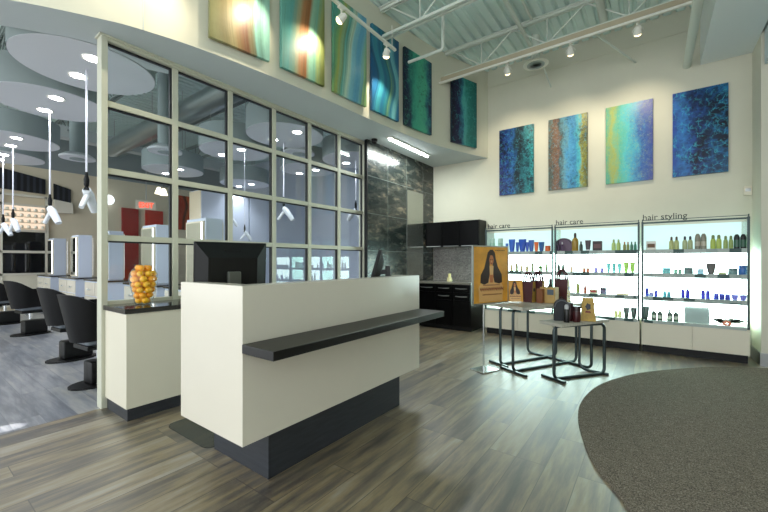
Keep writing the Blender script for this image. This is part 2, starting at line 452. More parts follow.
# ------------------------------------------------------------------ reception desk
t_ = thing('reception_desk', 'long white reception desk with dark recessed plinth and black front ledge', 'desk', (-2.08, 2.0, 0))
def D(mb, name, m, par=None, sm=False):
    o = mb.build(name, m, par or t_, sm)
    if par is None: o.matrix_parent_inverse = Matrix.Translation((2.08, -2.0, 0))
    return o
D(MB().prism([(-1.738, 1.11), (-1.738, 2.915), (-1.98, 2.915), (-1.98, 2.815), (-1.858, 2.815), (-1.858, 1.21), (-2.416, 1.21), (-2.416, 1.11)], .30, 1.148), 'body_shell', M_lam)
D(MB().box(-2.58, -1.86, 1.22, 2.805, .72, .76, bev=.003), 'work_surface', M_lam2)
D(MB().box(-2.38, -1.86, 1.22, 2.805, .30, .34), 'bottom_panel', M_lam2)
D(MB().box(-2.36, -2.33, 1.22, 2.805, .341, .719), 'modesty_panel', M_lam2)
D(MB().box(-2.41, -1.812, 1.325, 2.70, 0, .299, bev=.002), 'plinth', M_char)
D(MB().box(-1.737, -1.473, 1.105, 2.90, .794, .842, bev=.003), 'ledge', M_blacklam)

# flat screens on the desk
def monitor(label, loc, rz, tilt, wd, ht, z0, back=0):
    r = thing('monitor', label, 'monitor', loc, rz)
    R = Matrix.Translation((0, 0, z0)) @ Matrix.Rotation(tilt, 4, 'X')
    b = MB().box(-wd/2, wd/2, -.012, .016, 0, ht, bev=.004, M=R)
    b.build('bezel', M_blackmat, r)
    MB().box(-wd/2+.012, wd/2-.012, .0162, .018, .015, ht-.015, M=R).build('screen', mat('dark_screen', '#050506', .5, spec=.15), r)
    # tapering back shell
    m_ = MB(); q = [(-wd/2+.006, .006), (wd/2-.006, .006), (wd/2-.006, ht-.006), (-wd/2+.006, ht-.006)]
    p = [(-wd/2+.075, .03), (wd/2-.075, .03), (wd/2-.075, ht-.10), (-wd/2+.075, ht-.10)]
    A = [m_.bm.verts.new((u, -.0125, v)) for u, v in q]; B = [m_.bm.verts.new((u, -.06, v)) for u, v in p]
    m_.bm.faces.new(A); m_.bm.faces.new(B[::-1])
    for k in range(4): m_.bm.faces.new((A[k], A[(k+1) % 4], B[(k+1) % 4], B[k]))
    m_._fin(A+B, 0, R)
    sh = m_.build('back_shell', mat('grey_black_plastic', '#090a0a', .4, spec=.3), r)
    v = MB()
    for k in range(9): v.box(-.05+k*.0115, -.045+k*.0115, -.040, -.036, ht-.062, ht-.05, M=R)
    v.build('vent', M_blackmat, sh)
    MB().box(-.04, .04, -.105-back, -.0605-back, -(z0-.775), ht*(.42 if back == 0 else .52), bev=.006, M=Matrix.Translation((0, 0, z0))).box(-.03, .03, -.0605-back, -.03, ht*.28, ht*.41, M=Matrix.Translation((0, 0, z0))).build('stand_neck', mat('grey_plastic', '#4b4d46' if back == 0 else '#0c0c0d', .4), r)
    MB().box(-.12, .12, -.15-back, .09-back, 0, .016, bev=.005, M=Matrix.Translation((0, 0, .76))).build('stand_base', M_blackmat, r)
    return r
monitor('black flat monitor seen from behind at the near end of the white desk', (-2.287, 1.375, 0), math.radians(72), math.radians(4), .455, .335, 1.07)
monitor('black flat monitor seen edge-on at the far end of the white desk', (-2.105, 2.66, 0), math.radians(128), math.radians(16), .40, .32, 1.07, .075)

# side cabinet under the glazing, with the jar of oranges
s_ = thing('side_cabinet', 'low cream cabinet with dark stone top against the glass partition', 'cabinet', (-3.6, 2.1, 0))
def SD(mb, name, m):
    o = mb.build(name, m, s_); o.matrix_parent_inverse = Matrix.Translation((3.6, -2.1, 0)); return o
SD(MB().box(-3.829, -3.36, 1.127, 3.3, .10, .857, bev=.002), 'carcass', M_lam2)
SD(MB().box(-3.825, -3.375, 1.14, 3.3, 0, .099), 'plinth', M_char)
SD(MB().box(-3.83, -3.345, 1.112, 3.32, .858, .898, bev=.004), 'worktop', M_counter)

VX, VY, VZ = -3.615, 1.345, .898
vprof = [(.052, 0), (.066, .01), (.078, .06), (.096, .14), (.110, .215), (.108, .265), (.088, .305), (.068, .328), (.066, .338), (.076, .352)]
v_ = MB()
v_.lathe(vprof, n=36, cap=False)
inner = [(max(r-.004, .01), z+(.006 if i == 0 else 0)) for i, (r, z) in enumerate(vprof)]
v_.lathe(inner, n=36, cap=False)
v_.bm.faces.new([v_.bm.verts.new((.052*math.cos(2*PI*k/36), .052*math.sin(2*PI*k/36), 0)) for k in range(36)])
vo = v_.build('glass_vase', M_vase, smooth=True, loc=(VX, VY, VZ)); tag(vo, 'clear glass urn filled with oranges on the dark side counter', 'vase')
def rad(z):
    for (r0, z0), (r1, z1) in zip(vprof, vprof[1:]):
        if z0 <= z <= z1: return r0+(r1-r0)*(z-z0)/(z1-z0)
    return .066
M_or = [mat('orange_peel', '#fba414', .35, var=.12, scale=30, bump=.2), mat('yellow_orange_peel', '#ffb820', .35, var=.12, scale=30, bump=.2)]
proto_or = []
for mm in M_or:
    m_ = MB(); m_.sphere((0, 0, 0), .0295, sc=(1, 1, .93), u=16, v=10); m_.cyl((0, 0, .0265), .004, .0025, n=6)
    me = m_.build('orange', mm, smooth=True); proto_or.append(me.data); bpy.data.objects.remove(me)
z = .036; lay = 0; 
while z < .345:
    R_ = rad(min(z, .35))-.006-.0295
    ring = [(R_, k) for k in range(max(1, int(2*PI*R_/.059)))] if R_ > .03 else [(R_ if R_ > 0.012 else 0, k) for k in range(2)]
    n = len(ring)
    cand = [(R_, 2*PI*(k+.5*(lay % 2))/n+.13*lay) for _, k in ring]
    if R_ > .062: cand.append((0, 0))
    for rr, a in cand:
        o = bpy.data.objects.new('orange', random.choice(proto_or)); COL.objects.link(o)
        o.location = (VX+rr*math.cos(a), VY+rr*math.sin(a), VZ+z+random.uniform(-.003, .003))
        o.rotation_euler = (random.uniform(-1, 1), random.uniform(-1, 1), random.uniform(0, 6))
        tag(o, 'small orange fruit heaped inside the clear glass urn', 'orange', 'oranges in the glass urn')
    z += .047; lay += 1

# clear chair mat
m, t, b = new_mat('smoky_clear_plastic'); b.inputs['Base Color'].default_value = lin('#4a4f4a'); b.inputs['Alpha'].default_value = .42; b.inputs['Roughness'].default_value = .25
cm = MB(); pl = []
for cx_, cy_, a0 in ((-2.5, 1.36, -90), (-2.5, 2.6, 0), (-2.98, 2.6, 90), (-2.98, 1.36, 180)):
    for k in range(7):
        a = math.radians(a0+15*k); pl.append((cx_+.075*math.cos(a), cy_+.075*math.sin(a)))
cm.prism(pl, .001, .006)
tag(cm.build('chair_mat', m), 'smoky clear plastic mat on the floor behind the white desk', 'mat')

# dark carpet inset with curved edge
m, t, b = new_mat('charcoal_loop_carpet')
tc = node(t, 'ShaderNodeTexCoord')
nz = node(t, 'ShaderNodeTexNoise', Scale=130, Detail=3, Roughness=.7); t.links.new(tc.outputs['Object'], nz.inputs['Vector'])
mp = node(t, 'ShaderNodeMapping'); mp.inputs['Scale'].default_value = (14, 150, 1); mp.inputs['Rotation'].default_value = (0, 0, .5)
t.links.new(tc.outputs['Object'], mp.inputs[0])
n2 = node(t, 'ShaderNodeTexNoise', Scale=1, Detail=2); t.links.new(mp.outputs[0], n2.inputs['Vector'])
f = math_n(t, 'ADD', math_n(t, 'MULTIPLY', nz.outputs['Fac'], .75), math_n(t, 'MULTIPLY', n2.outputs['Fac'], .25))
t.links.new(ramp(t, f, [(.34, '#3a342e'), (.5, '#736a5e'), (.62, '#a3988a')]), b.inputs['Base Color'])
b.inputs['Roughness'].default_value = .95; b.inputs['Specular IOR Level'].default_value = .1
bp = node(t, 'ShaderNodeBump', Strength=.5, Distance=.006); t.links.new(nz.outputs['Fac'], bp.inputs['Height']); t.links.new(bp.outputs[0], b.inputs['Normal'])
edge = catmull([(.9, -.2), (.35, 1.2), (-.096, 2.245), (-.284, 2.593), (-.403, 2.952), (-.50, 3.40), (-.515, 3.86), (-.42, 4.413), (-.13, 5.06), (.333, 5.637), (.72, 6.0), (1.10, 6.20), (1.5, 6.29)], 6)
cp = MB(); pl = edge+[(4.9, 6.3), (4.9, -.2)]
cp.prism(pl, .0005, .009); bmesh.ops.triangulate(cp.bm, faces=[q for q in cp.bm.faces if len(q.verts) > 4])
tag(cp.build('carpet', m), 'dark grey loop carpet with a sweeping curved edge by the shelves', 'carpet')

# ------------------------------------------------------------------ black kitchenette in the corner
k_ = thing('base_cabinet', 'black base cabinet with bar-handled drawers below the grey mosaic', 'cabinet', (-3.16, 6.4, 0))
def KP(par, loc):
    inv = Matrix.Translation(loc).inverted()
    def f_(mb, name, m, parent=None):
        o = mb.build(name, m, parent or par)
        if parent is None: o.matrix_parent_inverse = inv
        return o
    return f_
K = KP(k_, (-3.16, 6.4, 0))
K(MB().box(-3.705, -2.62, 6.19, 6.81, .09, .849), 'carcass', M_dark)
K(MB().box(-3.705, -2.64, 6.26, 6.81, 0, .089), 'plinth', M_blackmat)
K(MB().box(-3.705, -2.605, 6.155, 6.81, .85, .89, bev=.003), 'worktop', mat('grey_counter_edge', '#77756c', .25, var=.2, scale=60))
XS = [(-3.70, -3.33), (-3.32, -2.98), (-2.97, -2.625)]
for i, (a, b2) in enumerate(XS):
    rows = [(.71, .845), (.565, .705)] if i else [(.71, .845)]
    for lo_, hi_ in rows:
        d_ = K(MB().box(a+.004, b2-.004, 6.17, 6.189, lo_, hi_-.004, bev=.001), 'drawer', M_dark)
        hz = (lo_+hi_)/2; h = MB(); xa, xb = a+.06, b2-.06
        h.tube([(xa, 6.17, hz), (xa+.02, 6.15, hz), ((xa+xb)/2, 6.142, hz-.004), (xb-.02, 6.15, hz), (xb, 6.17, hz)], .008, n=8)
        o = h.build('handle', M_steel, d_)
    d0 = .70 if not i else .56
    K(MB().box(a+.004, b2-.004, 6.17, 6.189, .095, d0, bev=.001), 'door', M_dark)
u_ = thing('wall_cabinet', 'black wall cabinet hung above the grey mosaic splashback', 'cabinet', (-3.14, 6.6, 1.8))
K = KP(u_, (-3.14, 6.6, 1.8))
K(MB().box(-3.705, -2.575, 6.47, 6.815, 1.557, 2.045), 'carcass', M_dark)
for a, b2 in ((-3.70, -3.33), (-3.325, -2.955), (-2.95, -2.578)):
    d_ = K(MB().box(a+.003, b2-.003, 6.45, 6.469, 1.575, 2.043, bev=.001), 'door', M_dark)
    MB().box(a+.03, b2-.03, 6.44, 6.4695, 1.560, 1.574).build('pull', M_steel, d_)
m, t, b = new_mat('grey_mosaic')
tc = node(t, 'ShaderNodeTexCoord'); vo_ = node(t, 'ShaderNodeTexVoronoi', Scale=120); t.links.new(tc.outputs['Object'], vo_.inputs['Vector'])
sp = node(t, 'ShaderNodeSeparateColor'); t.links.new(vo_.outputs['Color'], sp.inputs[0])
t.links.new(ramp(t, sp.outputs[0], [(.1, '#605c5c'), (.5, '#85817f'), (.9, '#aaa6a2')]), b.inputs['Base Color']); b.inputs['Roughness'].default_value = .2
tag(MB().box(-3.708, -2.62, 6.803, 6.817, .895, 1.553).build('splashback', m), 'grey speckled mosaic splashback between the black cabinets', 'splashback')
c_ = thing('candle_holder', 'small cream candle holder standing on the black cabinet worktop', 'candle holder', (-3.19, 6.5, .89))
MB().cyl((0, 0, 0), .055, .07, n=16, r2=.045).build('holder', mat('cream_ceramic', '#e8dfae', .4), c_, True)
MB().cyl((0, 0, .0705), .028, .075, n=14).build('candle', mat('yellow_wax', '#efe3a0', .5), c_, True)

# soffit fittings
cam_ = thing('security_camera', 'black dome security camera under the white soffit', 'camera', (-3.63, 4.68, ZS))
MB().cyl((0, 0, -.035), .05, .034, n=20).build('mount', M_blackmat, cam_, True)
MB().sphere((0, 0, -.04), .042, sc=(1, 1, .9)).build('dome', mat('black_dome', '#050506', .08), cam_, True)
tb = thing('ceiling_light', 'slim fluorescent tube light recessed in the white soffit', 'light', (-3.375, 5.35, ZS))
MB().box(-.05, .05, -.64, .64, -.018, -.001, bev=.004).build('housing', M_white, tb)
MB().cyl((0, -.61, -.034), .0155, 1.22, axis='Y', n=12).build('tube', E_tube, tb, True)

# ------------------------------------------------------------------ lit display shelving
BAY = [(-2.40, -1.285), (-1.265, -.15), (-.13, .965)]
SHZ = [1.43, 1.103, .778]
M_post = mat('dark_green_grey_post', '#3c4a4a', .4, metal=.4)
M_sideglass = glass_mat('shelf_side_glass', (.9, .97, .95), .05, .6, 4)
M_shelfm = mat('pale_glass_shelf', '#cfe3e0', .2)
m, t, b = new_mat('price_strip')
tc = node(t, 'ShaderNodeTexCoord'); sp = node(t, 'ShaderNodeSeparateXYZ'); t.links.new(tc.outputs['Object'], sp.inputs[0])
cb = node(t, 'ShaderNodeCombineXYZ'); t.links.new(math_n(t, 'MULTIPLY', sp.outputs['X'], 9), cb.inputs[0])
wn = node(t, 'ShaderNodeTexWhiteNoise'); fl = node(t, 'ShaderNodeVectorMath', operation='FLOOR'); t.links.new(cb.outputs[0], fl.inputs[0])
ad = node(t, 'ShaderNodeVectorMath', operation='ADD'); t.links.new(fl.outputs[0], ad.inputs[0])
cz = node(t, 'ShaderNodeCombineXYZ'); t.links.new(math_n(t, 'FLOOR', math_n(t, 'MULTIPLY', sp.outputs['Z'], 8)), cz.inputs[2]); t.links.new(cz.outputs[0], ad.inputs[1])
t.links.new(ad.outputs[0], wn.inputs['Vector'])
t.links.new(ramp(t, wn.outputs['Value'], [(0, '#aeb9b4'), (.55, '#9aa8a4'), (.72, '#36524f'), (1, '#4c7470')], 'CONSTANT'), b.inputs['Base Color']); b.inputs['Roughness'].default_value = .5
M_strip = m
names = ['left', 'middle', 'right']
for i, (a, b2) in enumerate(BAY):
    lab = ['backlit white shelving bay nearest the black cabinets', 'backlit white shelving bay in the middle of the three', 'backlit white shelving bay nearest the right wall'][i]
    r = thing('display_shelving', lab, 'shelving', ((a+b2)/2, 6.5, 0), 0, 'lit product shelving along the back wall')
    K = KP(r, ((a+b2)/2, 6.5, 0))
    K(MB().box(a+.02, b2-.02, 6.70, 6.80, .45, 1.405), 'glow_panel', E_shelf)
    K(MB().box(a+.02, b2-.02, 6.70, 6.80, 1.41, 1.80), 'glow_panel', E_shelf2)  # upper panel is no lamp, reflected light is put in as glow
    for px_ in (a+.012, b2-.012):
        K(MB().box(px_-.012, px_+.012, 6.30, 6.325, .43, 1.83), 'post', M_post)
        K(MB().box(px_-.008, px_+.008, 6.326, 6.699, .44, 1.80), 'side_panel', M_sideglass)
    rl = MB().box(a, b2, 6.295, 6.32, 1.80, 1.822); rl.box(a+.01, b2-.01, 6.297, 6.309, 1.843, 1.851)
    for q in (a+.012, b2-.012): rl.box(q-.006, q+.006, 6.297, 6.309, 1.822, 1.862)
    K(rl, 'top_rail', M_post)
    for z in SHZ:
        s1 = K(MB().box(a+.025, b2-.025, 6.326, 6.699, z-.02, z), 'shelf', M_shelfm)
        MB().box(a+.025, b2-.025, 6.30, 6.3255, z-.048, z+.008).build('price_strip', M_strip, s1)
        MB().box(a+.03, b2-.03, 6.345, 6.36, z-.028, z-.0205).build('led_strip', E_led, s1)
    K(MB().box(a, b2, 6.32, 6.80, .105, .44, bev=.002), 'base_cabinet', M_lam2)
    mid = (a+b2)/2
    for q0, q1 in ((a+.002, mid-.002), (mid+.002, b2-.002)):
        K(MB().box(q0, q1, 6.298, 6.319, .108, .415, bev=.0015), 'door', M_lam2)
    K(MB().box(a+.03, b2-.03, 6.293, 6.3255, .418, .458), 'price_strip', M_strip)
    K(MB().box(a+.01, b2-.01, 6.36, 6.78, 0, .104), 'plinth', M_blackmat)

def lettering(txt, x, width, label):
    cu = bpy.data.curves.new('lettering', 'FONT'); cu.body = txt; cu.size = .1; cu.extrude = .006
    o = bpy.data.objects.new('tmp', cu); COL.objects.link(o)
    bpy.context.view_layer.update()
    me = bpy.data.meshes.new_from_object(o.evaluated_get(bpy.context.evaluated_depsgraph_get()))
    bpy.data.objects.remove(o)
    xs = [v.co.x for v in me.vertices]; k = width/(max(xs)-min(xs)); kz = k
    for v in me.vertices:
        v.co = Vector(((v.co.x-min(xs))*k, -v.co.z, v.co.y*kz))
    me.materials.append(mat('black_letter', '#161718', .5))
    q = bpy.data.objects.new('sign_lettering', me); COL.objects.link(q); q.location = (x, 6.303, 1.852)
    tag(q, label, 'lettering')
lettering('hair care', -2.348, .385, 'black letters reading hair care over the shelving bay nearest the black cabinets')
lettering('hair care', -1.239, .38, 'black letters reading hair care over the middle shelving bay')
lettering('hair styling', -.112, .48, 'black letters reading hair styling over the right shelving bay')

# ------------------------------------------------------------------ products, one object each
PM = {}
def pm(c, rough=.3):
    if c not in PM: PM[c] = mat('pack_'+c.strip('#'), c, rough)
    return PM[c]
def bottle(x, z, w, h, c, cap, name, label, cat, group, y=6.42, neck=.5, square=False):
    m_ = MB(); r = w/2
    hb = h*.74
    m_.lathe([(r*.92, 0), (r, .006), (r, hb*.7), (r*.9, hb*.86), (r*neck, hb)], n=14, sy=.8)
    o = m_.build(name, pm(c), smooth=True, loc=(x, y, z)); tag(o, label, cat, group)
    q = MB(); q.lathe([(r*neck*.95, hb+.0005), (r*neck*.95, h*.92), (r*neck*.6, h)], n=12, sy=.8)
    q.build('cap', pm(cap), o, True)
    return o
def tubep(x, z, w, h, c, cap, name, label, cat, group, y=6.42):
    """squeeze tube standing on its cap, widening to a flat crimp on top"""
    m_ = MB(); n = 14; rings = []
    for f, wx, wy in ((.16, .62, .62), (.2, .70, .66), (.5, .84, .5), (.85, .97, .22), (1, 1, .06)):
        rings.append([m_.bm.verts.new((w/2*wx*math.cos(2*PI*k/n), w/2*wy*math.sin(2*PI*k/n), h*f)) for k in range(n)])
    for A, B in zip(rings, rings[1:]):
        for k in range(n): m_.bm.faces.new((A[k], A[(k+1) % n], B[(k+1) % n], B[k]))
    m_.bm.faces.new(rings[0][::-1]); m_.bm.faces.new(rings[-1])
    o = m_.build(name, pm(c), smooth=True, loc=(x, y, z)); tag(o, label, cat, group)
    q = MB(); q.cyl((0, 0, 0), w*.3, h*.158, n=14); q.build('cap', pm(cap), o, True)
    return o
def jar(x, z, w, h, c, cap, name, label, cat, group, y=6.42):
    m_ = MB(); r = w/2
    m_.lathe([(r*.86, 0), (r, h*.12), (r, h*.6), (r*.94, h*.68)], n=18)
    o = m_.build(name, pm(c), smooth=True, loc=(x, y, z)); tag(o, label, cat, group)
    q = MB(); q.lathe([(r*.97, h*.685), (r*.97, h*.95), (r*.9, h)], n=18); q.build('lid', pm(cap), o, True)
    return o
def carton(x, z, w, h, c, band, name, label, cat, group, y=6.42, d=None, lean=0):
    d = d or w*.6
    m_ = MB().box(-w/2, w/2, -d/2, d/2, 0, h, bev=min(.004, h*.08))
    o = m_.build(name, pm(c, .5), loc=(x, y, z)); tag(o, label, cat, group)
    MB().box(-w*.38, w*.38, -d/2-.0015, -d/2-.0001, h*.3, h*.72).build('printed_label', pm(band, .5), o)
    return o
T, S2, S3, S4 = 1.43, 1.103, .778, .448
gB = 'hair products on the shelves'
# left bay, top shelf
jar(-2.31, T, .09, .25, '#a9d6c2', '#bfe0d2', 'bottle', 'pale green bottle at the far left end of the top shelf', 'bottle', None)
jar(-2.166, T, .088, .247, '#a3d2bd', '#bfe0d2', 'bottle', 'pale green bottle second from the left end of the top shelf', 'bottle', None)
tubep(-2.052, T, .052, .157, '#2f66b8', '#dfe6f0', 'tube', 'small blue tube beside the pale green bottles on the top shelf', 'tube', None)
tubep(-1.966, T, .113, .225, '#2a5fc0', '#2a5fc0', 'tube', 'large blue tapered tube, left one of two on the top shelf', 'tube', None)
tubep(-1.873, T, .06, .172, '#2356b0', '#2a5fc0', 'tube', 'small blue tube between the two large blue tubes', 'tube', None)
tubep(-1.789, T, .128, .221, '#2050b8', '#2a5fc0', 'tube', 'largest blue tapered tube, right one of two on the top shelf', 'tube', None)
tubep(-1.71, T, .059, .169, '#2b4fb4', '#2a5fc0', 'tube', 'small blue tube right of the largest blue tube', 'tube', None)
tubep(-1.645, T, .092, .202, '#3a63b4', '#3a63b4', 'tube', 'blue tube just left of the tall orange tube', 'tube', None)
tubep(-1.565, T, .07, .167, '#e2641c', '#e2641c', 'tube', 'tall orange tube on the top shelf', 'tube', None)
tubep(-1.484, T, .09, .165, '#1f5a96', '#1f5a96', 'tube', 'dark blue tube between the orange tube and orange jar', 'tube', None)
jar(-1.385, T, .085, .098, '#e4671f', '#d95a14', 'jar', 'short orange jar at the right end of the left top shelf', 'jar', None)
# left bay, second shelf
bottle(-1.973, S2, 0.052, 0.145, '#c8b083', '#9c8457', 'bottle', 'beige bottle just right of the poster on the second shelf', 'bottle', None)
bottle(-1.886, S2, 0.052, 0.186, '#9b9a6a', '#6f7048', 'bottle', 'tall olive bottle right of the poster on the second shelf', 'bottle', None)
bottle(-1.804, S2, 0.049, 0.133, '#cdb489', '#a88f60', 'bottle', 'short beige bottle right of the tall olive bottle', 'bottle', None)
bottle(-1.715, S2, 0.049, 0.132, '#c2a877', '#a0875a', 'bottle', 'short tan bottle midway along the left second shelf', 'bottle', None)
bottle(-1.626, S2, 0.049, 0.181, '#8e9a72', '#6a7550', 'bottle', 'tall sage bottle left of the potted plant', 'bottle', None)
bottle(-1.405, S2, 0.046, 0.168, '#9aa77b', '#707c52', 'bottle', 'slim sage bottle right of the potted plant', 'bottle', None)
pp = thing('potted_plant', 'small bright green potted plant on the second shelf of the left bay', 'plant', (-1.5, 6.42, S2))
MB().cyl((0, 0, 0), .03, .045, n=14, r2=.036).build('pot', pm('#d9d7c8'), pp, True)
lf = MB()
for k in range(46):
    a = random.uniform(0, 2*PI); e = random.uniform(.1, 1.3); L = random.uniform(.05, .095)
    d_ = Vector((math.cos(a)*math.cos(e), math.sin(a)*math.cos(e), math.sin(e))); sd = d_.cross(Vector((0, 0, 1))).normalized()*.011
    p0 = Vector((0, 0, .045)); p1 = p0+d_*L*.55; p2 = p0+d_*L+Vector((0, 0, -.012))
    nn = sd.cross(d_).normalized()*.002
    va = [lf.bm.verts.new(p) for p in (p0, p1+sd, p2, p1-sd, p1+nn*2)]
    for q in ((0, 1, 4), (1, 2, 4), (2, 3, 4), (3, 0, 4)): lf.bm.faces.new([va[i] for i in q])
lf.build('foliage', pm('#7fc03a', .5), pp)
# middle bay, top shelf
pa = thing('pouch', 'mauve arched pouch at the left end of the middle top shelf', 'pouch', (-1.16, 6.50, T))
ap = [(-.12, 0), (.12, 0), (.12, .13)]+[(.12*math.cos(a), .13+.09*math.sin(a)) for a in [PI*k/10 for k in range(1, 10)]]+[(-.12, .13)]
MB().prism(ap, -.03, .03, 'XZ').build('body', pm('#6d566e', .5), pa)
MB().tube([(.105*math.cos(a), -.033, .13+.075*math.sin(a)) for a in [PI*k/10 for k in range(11)]], .006, n=6).build('zip', pm('#41313f', .5), pa)
bottle(-1.225, T, .045, .17, '#3b2340', '#20151f', 'bottle', 'dark purple bottle standing before the mauve pouch, left one', 'bottle', None, y=6.39)
bottle(-1.165, T, .045, .153, '#56375c', '#e8e4ea', 'bottle', 'purple bottle with white cap standing before the mauve pouch', 'bottle', None, y=6.39)
bottle(-.985, T, .094, .291, '#a5842f', '#2a1712', 'bottle', 'tallest gold bottle with dark brown cap on the middle top shelf', 'bottle', None, neck=.42)
bottle(-.903, T, .05, .156, '#2f4638', '#22342b', 'bottle', 'dark green bottle right of the tall gold bottle', 'bottle', None)
tubep(-.807, T, .08, .17, '#4e4246', '#e9e6e6', 'tube', 'brown tube with white cap on the middle top shelf', 'tube', None)
carton(-.68, T, .122, .152, '#3d2f31', '#69494a', 'carton', 'dark brown carton on the middle top shelf', 'carton', None)
bottle(-.47, T, .054, .171, '#b8cf7a', '#96a85e', 'bottle', 'yellow-green bottle, left one of the tall pair on the middle top shelf', 'bottle', None)
bottle(-.41, T, .054, .17, '#b4cc76', '#96a85e', 'bottle', 'yellow-green bottle, right one of the tall pair on the middle top shelf', 'bottle', None)
bottle(-.335, T, .037, .132, '#8d8b3e', '#b06a34', 'bottle', 'small olive bottle with orange cap, first of the four small ones', 'bottle', None)
bottle(-.293, T, .037, .131, '#83904a', '#b06a34', 'bottle', 'small olive bottle with orange cap, second of the four small ones', 'bottle', None)
bottle(-.249, T, .037, .131, '#3c7f63', '#2d5f4c', 'bottle', 'small green bottle, third of the four small ones', 'bottle', None)
bottle(-.206, T, .037, .13, '#3a8a70', '#2d5f4c', 'bottle', 'small teal bottle, last of the four small ones on the middle top shelf', 'bottle', None)
# middle bay, second shelf
bottle(-1.222, S2, 0.048, 0.155, '#56685a', '#38463d', 'bottle', 'dark green bottle at the left end of the middle second shelf', 'bottle', None)
bottle(-1.157, S2, 0.048, 0.154, '#6c7c6e', '#48564d', 'bottle', 'grey-green bottle second on the middle second shelf', 'bottle', None)
bottle(-1.041, S2, 0.038, 0.124, '#d2aa86', '#b98b66', 'bottle', 'slim tan bottle on the middle second shelf', 'bottle', None)
for k, (xx, lb) in enumerate(((-.858, 'left'), (-.808, 'right'))):
    jar(xx, S2, 0.046, 0.074, '#c7694a', '#dcb79f', 'jar', 'terracotta coloured jar, %s one of a pair on the middle second shelf' % lb, 'jar', None)
bottle(-.70, S2, 0.053, 0.101, '#a08fd8', '#c3b8ea', 'bottle', 'short lilac bottle, left one of a pair on the middle second shelf', 'bottle', None)
bottle(-.621, S2, 0.052, 0.100, '#9a88d4', '#c3b8ea', 'bottle', 'short lilac bottle, right one of a pair on the middle second shelf', 'bottle', None)
for xx, lb in ((-.535, 'left of three'), (-.466, 'middle of three'), (-.396, 'right of three')):
    tubep(xx, S2, 0.054, 0.144, '#6cc9c4', '#8fe0da', 'tube', 'turquoise tube, %s on the middle second shelf' % lb, 'tube', None)
for xx, lb in ((-.315, 'left'), (-.238, 'right')):
    tubep(xx, S2, 0.066, 0.158, '#a9cf5a', '#c2dd84', 'tube', 'lime green tube, %s one of the pair on the middle second shelf' % lb, 'tube', None)
# middle bay, third shelf
bottle(-.945, S3, 0.054, 0.197, '#9b9a58', '#777640', 'bottle', 'olive gold bottle on the middle third shelf', 'bottle', None)
bottle(-.844, S3, 0.046, 0.149, '#b2543a', '#6d3227', 'bottle', 'rust red bottle on the middle third shelf', 'bottle', None)
carton(-.733, S3, 0.106, 0.073, '#d7d0b2', '#b4423c', 'carton', 'cream and red carton on the middle third shelf', 'carton', None)
jar(-.604, S3, 0.087, 0.100, '#6a5c78', '#3c3545', 'jar', 'dark mauve jar on the middle third shelf', 'jar', None)
carton(-.36, S3, 0.149, 0.024, '#e0c49a', '#cfae80', 'carton', 'flat tan box near the right end of the middle third shelf', 'carton', None)
# middle bay, base
bottle(-.441, S4, 0.049, 0.129, '#dfdc9b', '#c9b87a', 'bottle', 'pale yellow bottle, left one of a pair on the base of the middle bay', 'bottle', None)
bottle(-.391, S4, 0.048, 0.127, '#dfdc9b', '#c9b87a', 'bottle', 'pale yellow bottle, right one of a pair on the base of the middle bay', 'bottle', None)
tubep(-.312, S4, 0.078, 0.150, '#46544f', '#2f3a36', 'tube', 'dark grey tube, left one of a pair on the base of the middle bay', 'tube', None)
tubep(-.222, S4, 0.081, 0.157, '#46544f', '#2f3a36', 'tube', 'dark grey tube, right one of a pair on the base of the middle bay', 'tube', None)
# right bay, top shelf
carton(-.02, T, .113, .128, '#efece2', '#6a4a2d', 'carton', 'white and brown carton at the left end of the hair styling shelf', 'carton', None)
for xx, c, cp_, lb in ((.207, '#b9c07e', '#55422e', 'pale yellow brown-capped bottle, left of the first pair on the hair styling shelf'),
                      (.262, '#b9c07e', '#55422e', 'pale yellow brown-capped bottle, right of the first pair on the hair styling shelf'),
                      (.350, '#aeb88a', '#20243a', 'pale green navy-capped bottle, left of the second pair on the hair styling shelf'),
                      (.406, '#aeb88a', '#20243a', 'pale green navy-capped bottle, right of the second pair on the hair styling shelf')):
    bottle(xx, T, .054, .185, c, cp_, 'bottle', lb, 'bottle', None)
for xx, lb in ((.482, 'left'), (.543, 'right')):
    m_ = MB(); m_.lathe([(.029, 0), (.030, .01), (.030, .16), (.024, .19), (.014, .213)], n=14)
    o = m_.build('spray_can', pm('#8e8b7c', .35), smooth=True, loc=(xx, 6.42, T)); tag(o, 'tall grey spray can, %s one of the pair on the hair styling shelf' % lb, 'can')
    q = MB(); q.lathe([(.0305, .05), (.0305, .11)], n=14, cap=False); q.build('printed_label', pm('#b9b2a0'), o, True)
for xx, c, lb in ((.636, '#b3c657', 'lime bottle, left one of the wide pair on the hair styling shelf'), (.692, '#b7c960', 'lime bottle, right one of the wide pair on the hair styling shelf'),
                  (.757, '#9aae62', 'slim green bottle, left one of the pair beside the black bottles'), (.807, '#94a95e', 'slim green bottle, right one of the pair beside the black bottles')):
    bottle(xx, T, .055 if xx < .7 else .046, .19 if xx < .7 else .174, c, '#75884a', 'bottle', lb, 'bottle', None, neck=.62)
for xx, lb in ((.862, 'left'), (.922, 'right')):
    m_ = MB(); m_.lathe([(.028, 0), (.029, .008), (.029, .15), (.022, .175), (.012, .19)], n=14)
    o = m_.build('bottle', pm('#151b1c'), smooth=True, loc=(xx, 6.42, T)); tag(o, 'black bottle, %s of the pair at the right end of the hair styling shelf' % lb, 'bottle')
    q = MB(); q.lathe([(.0295, .03), (.0295, .12)], n=14, cap=False); q.build('printed_label', pm('#35604c'), o, True)
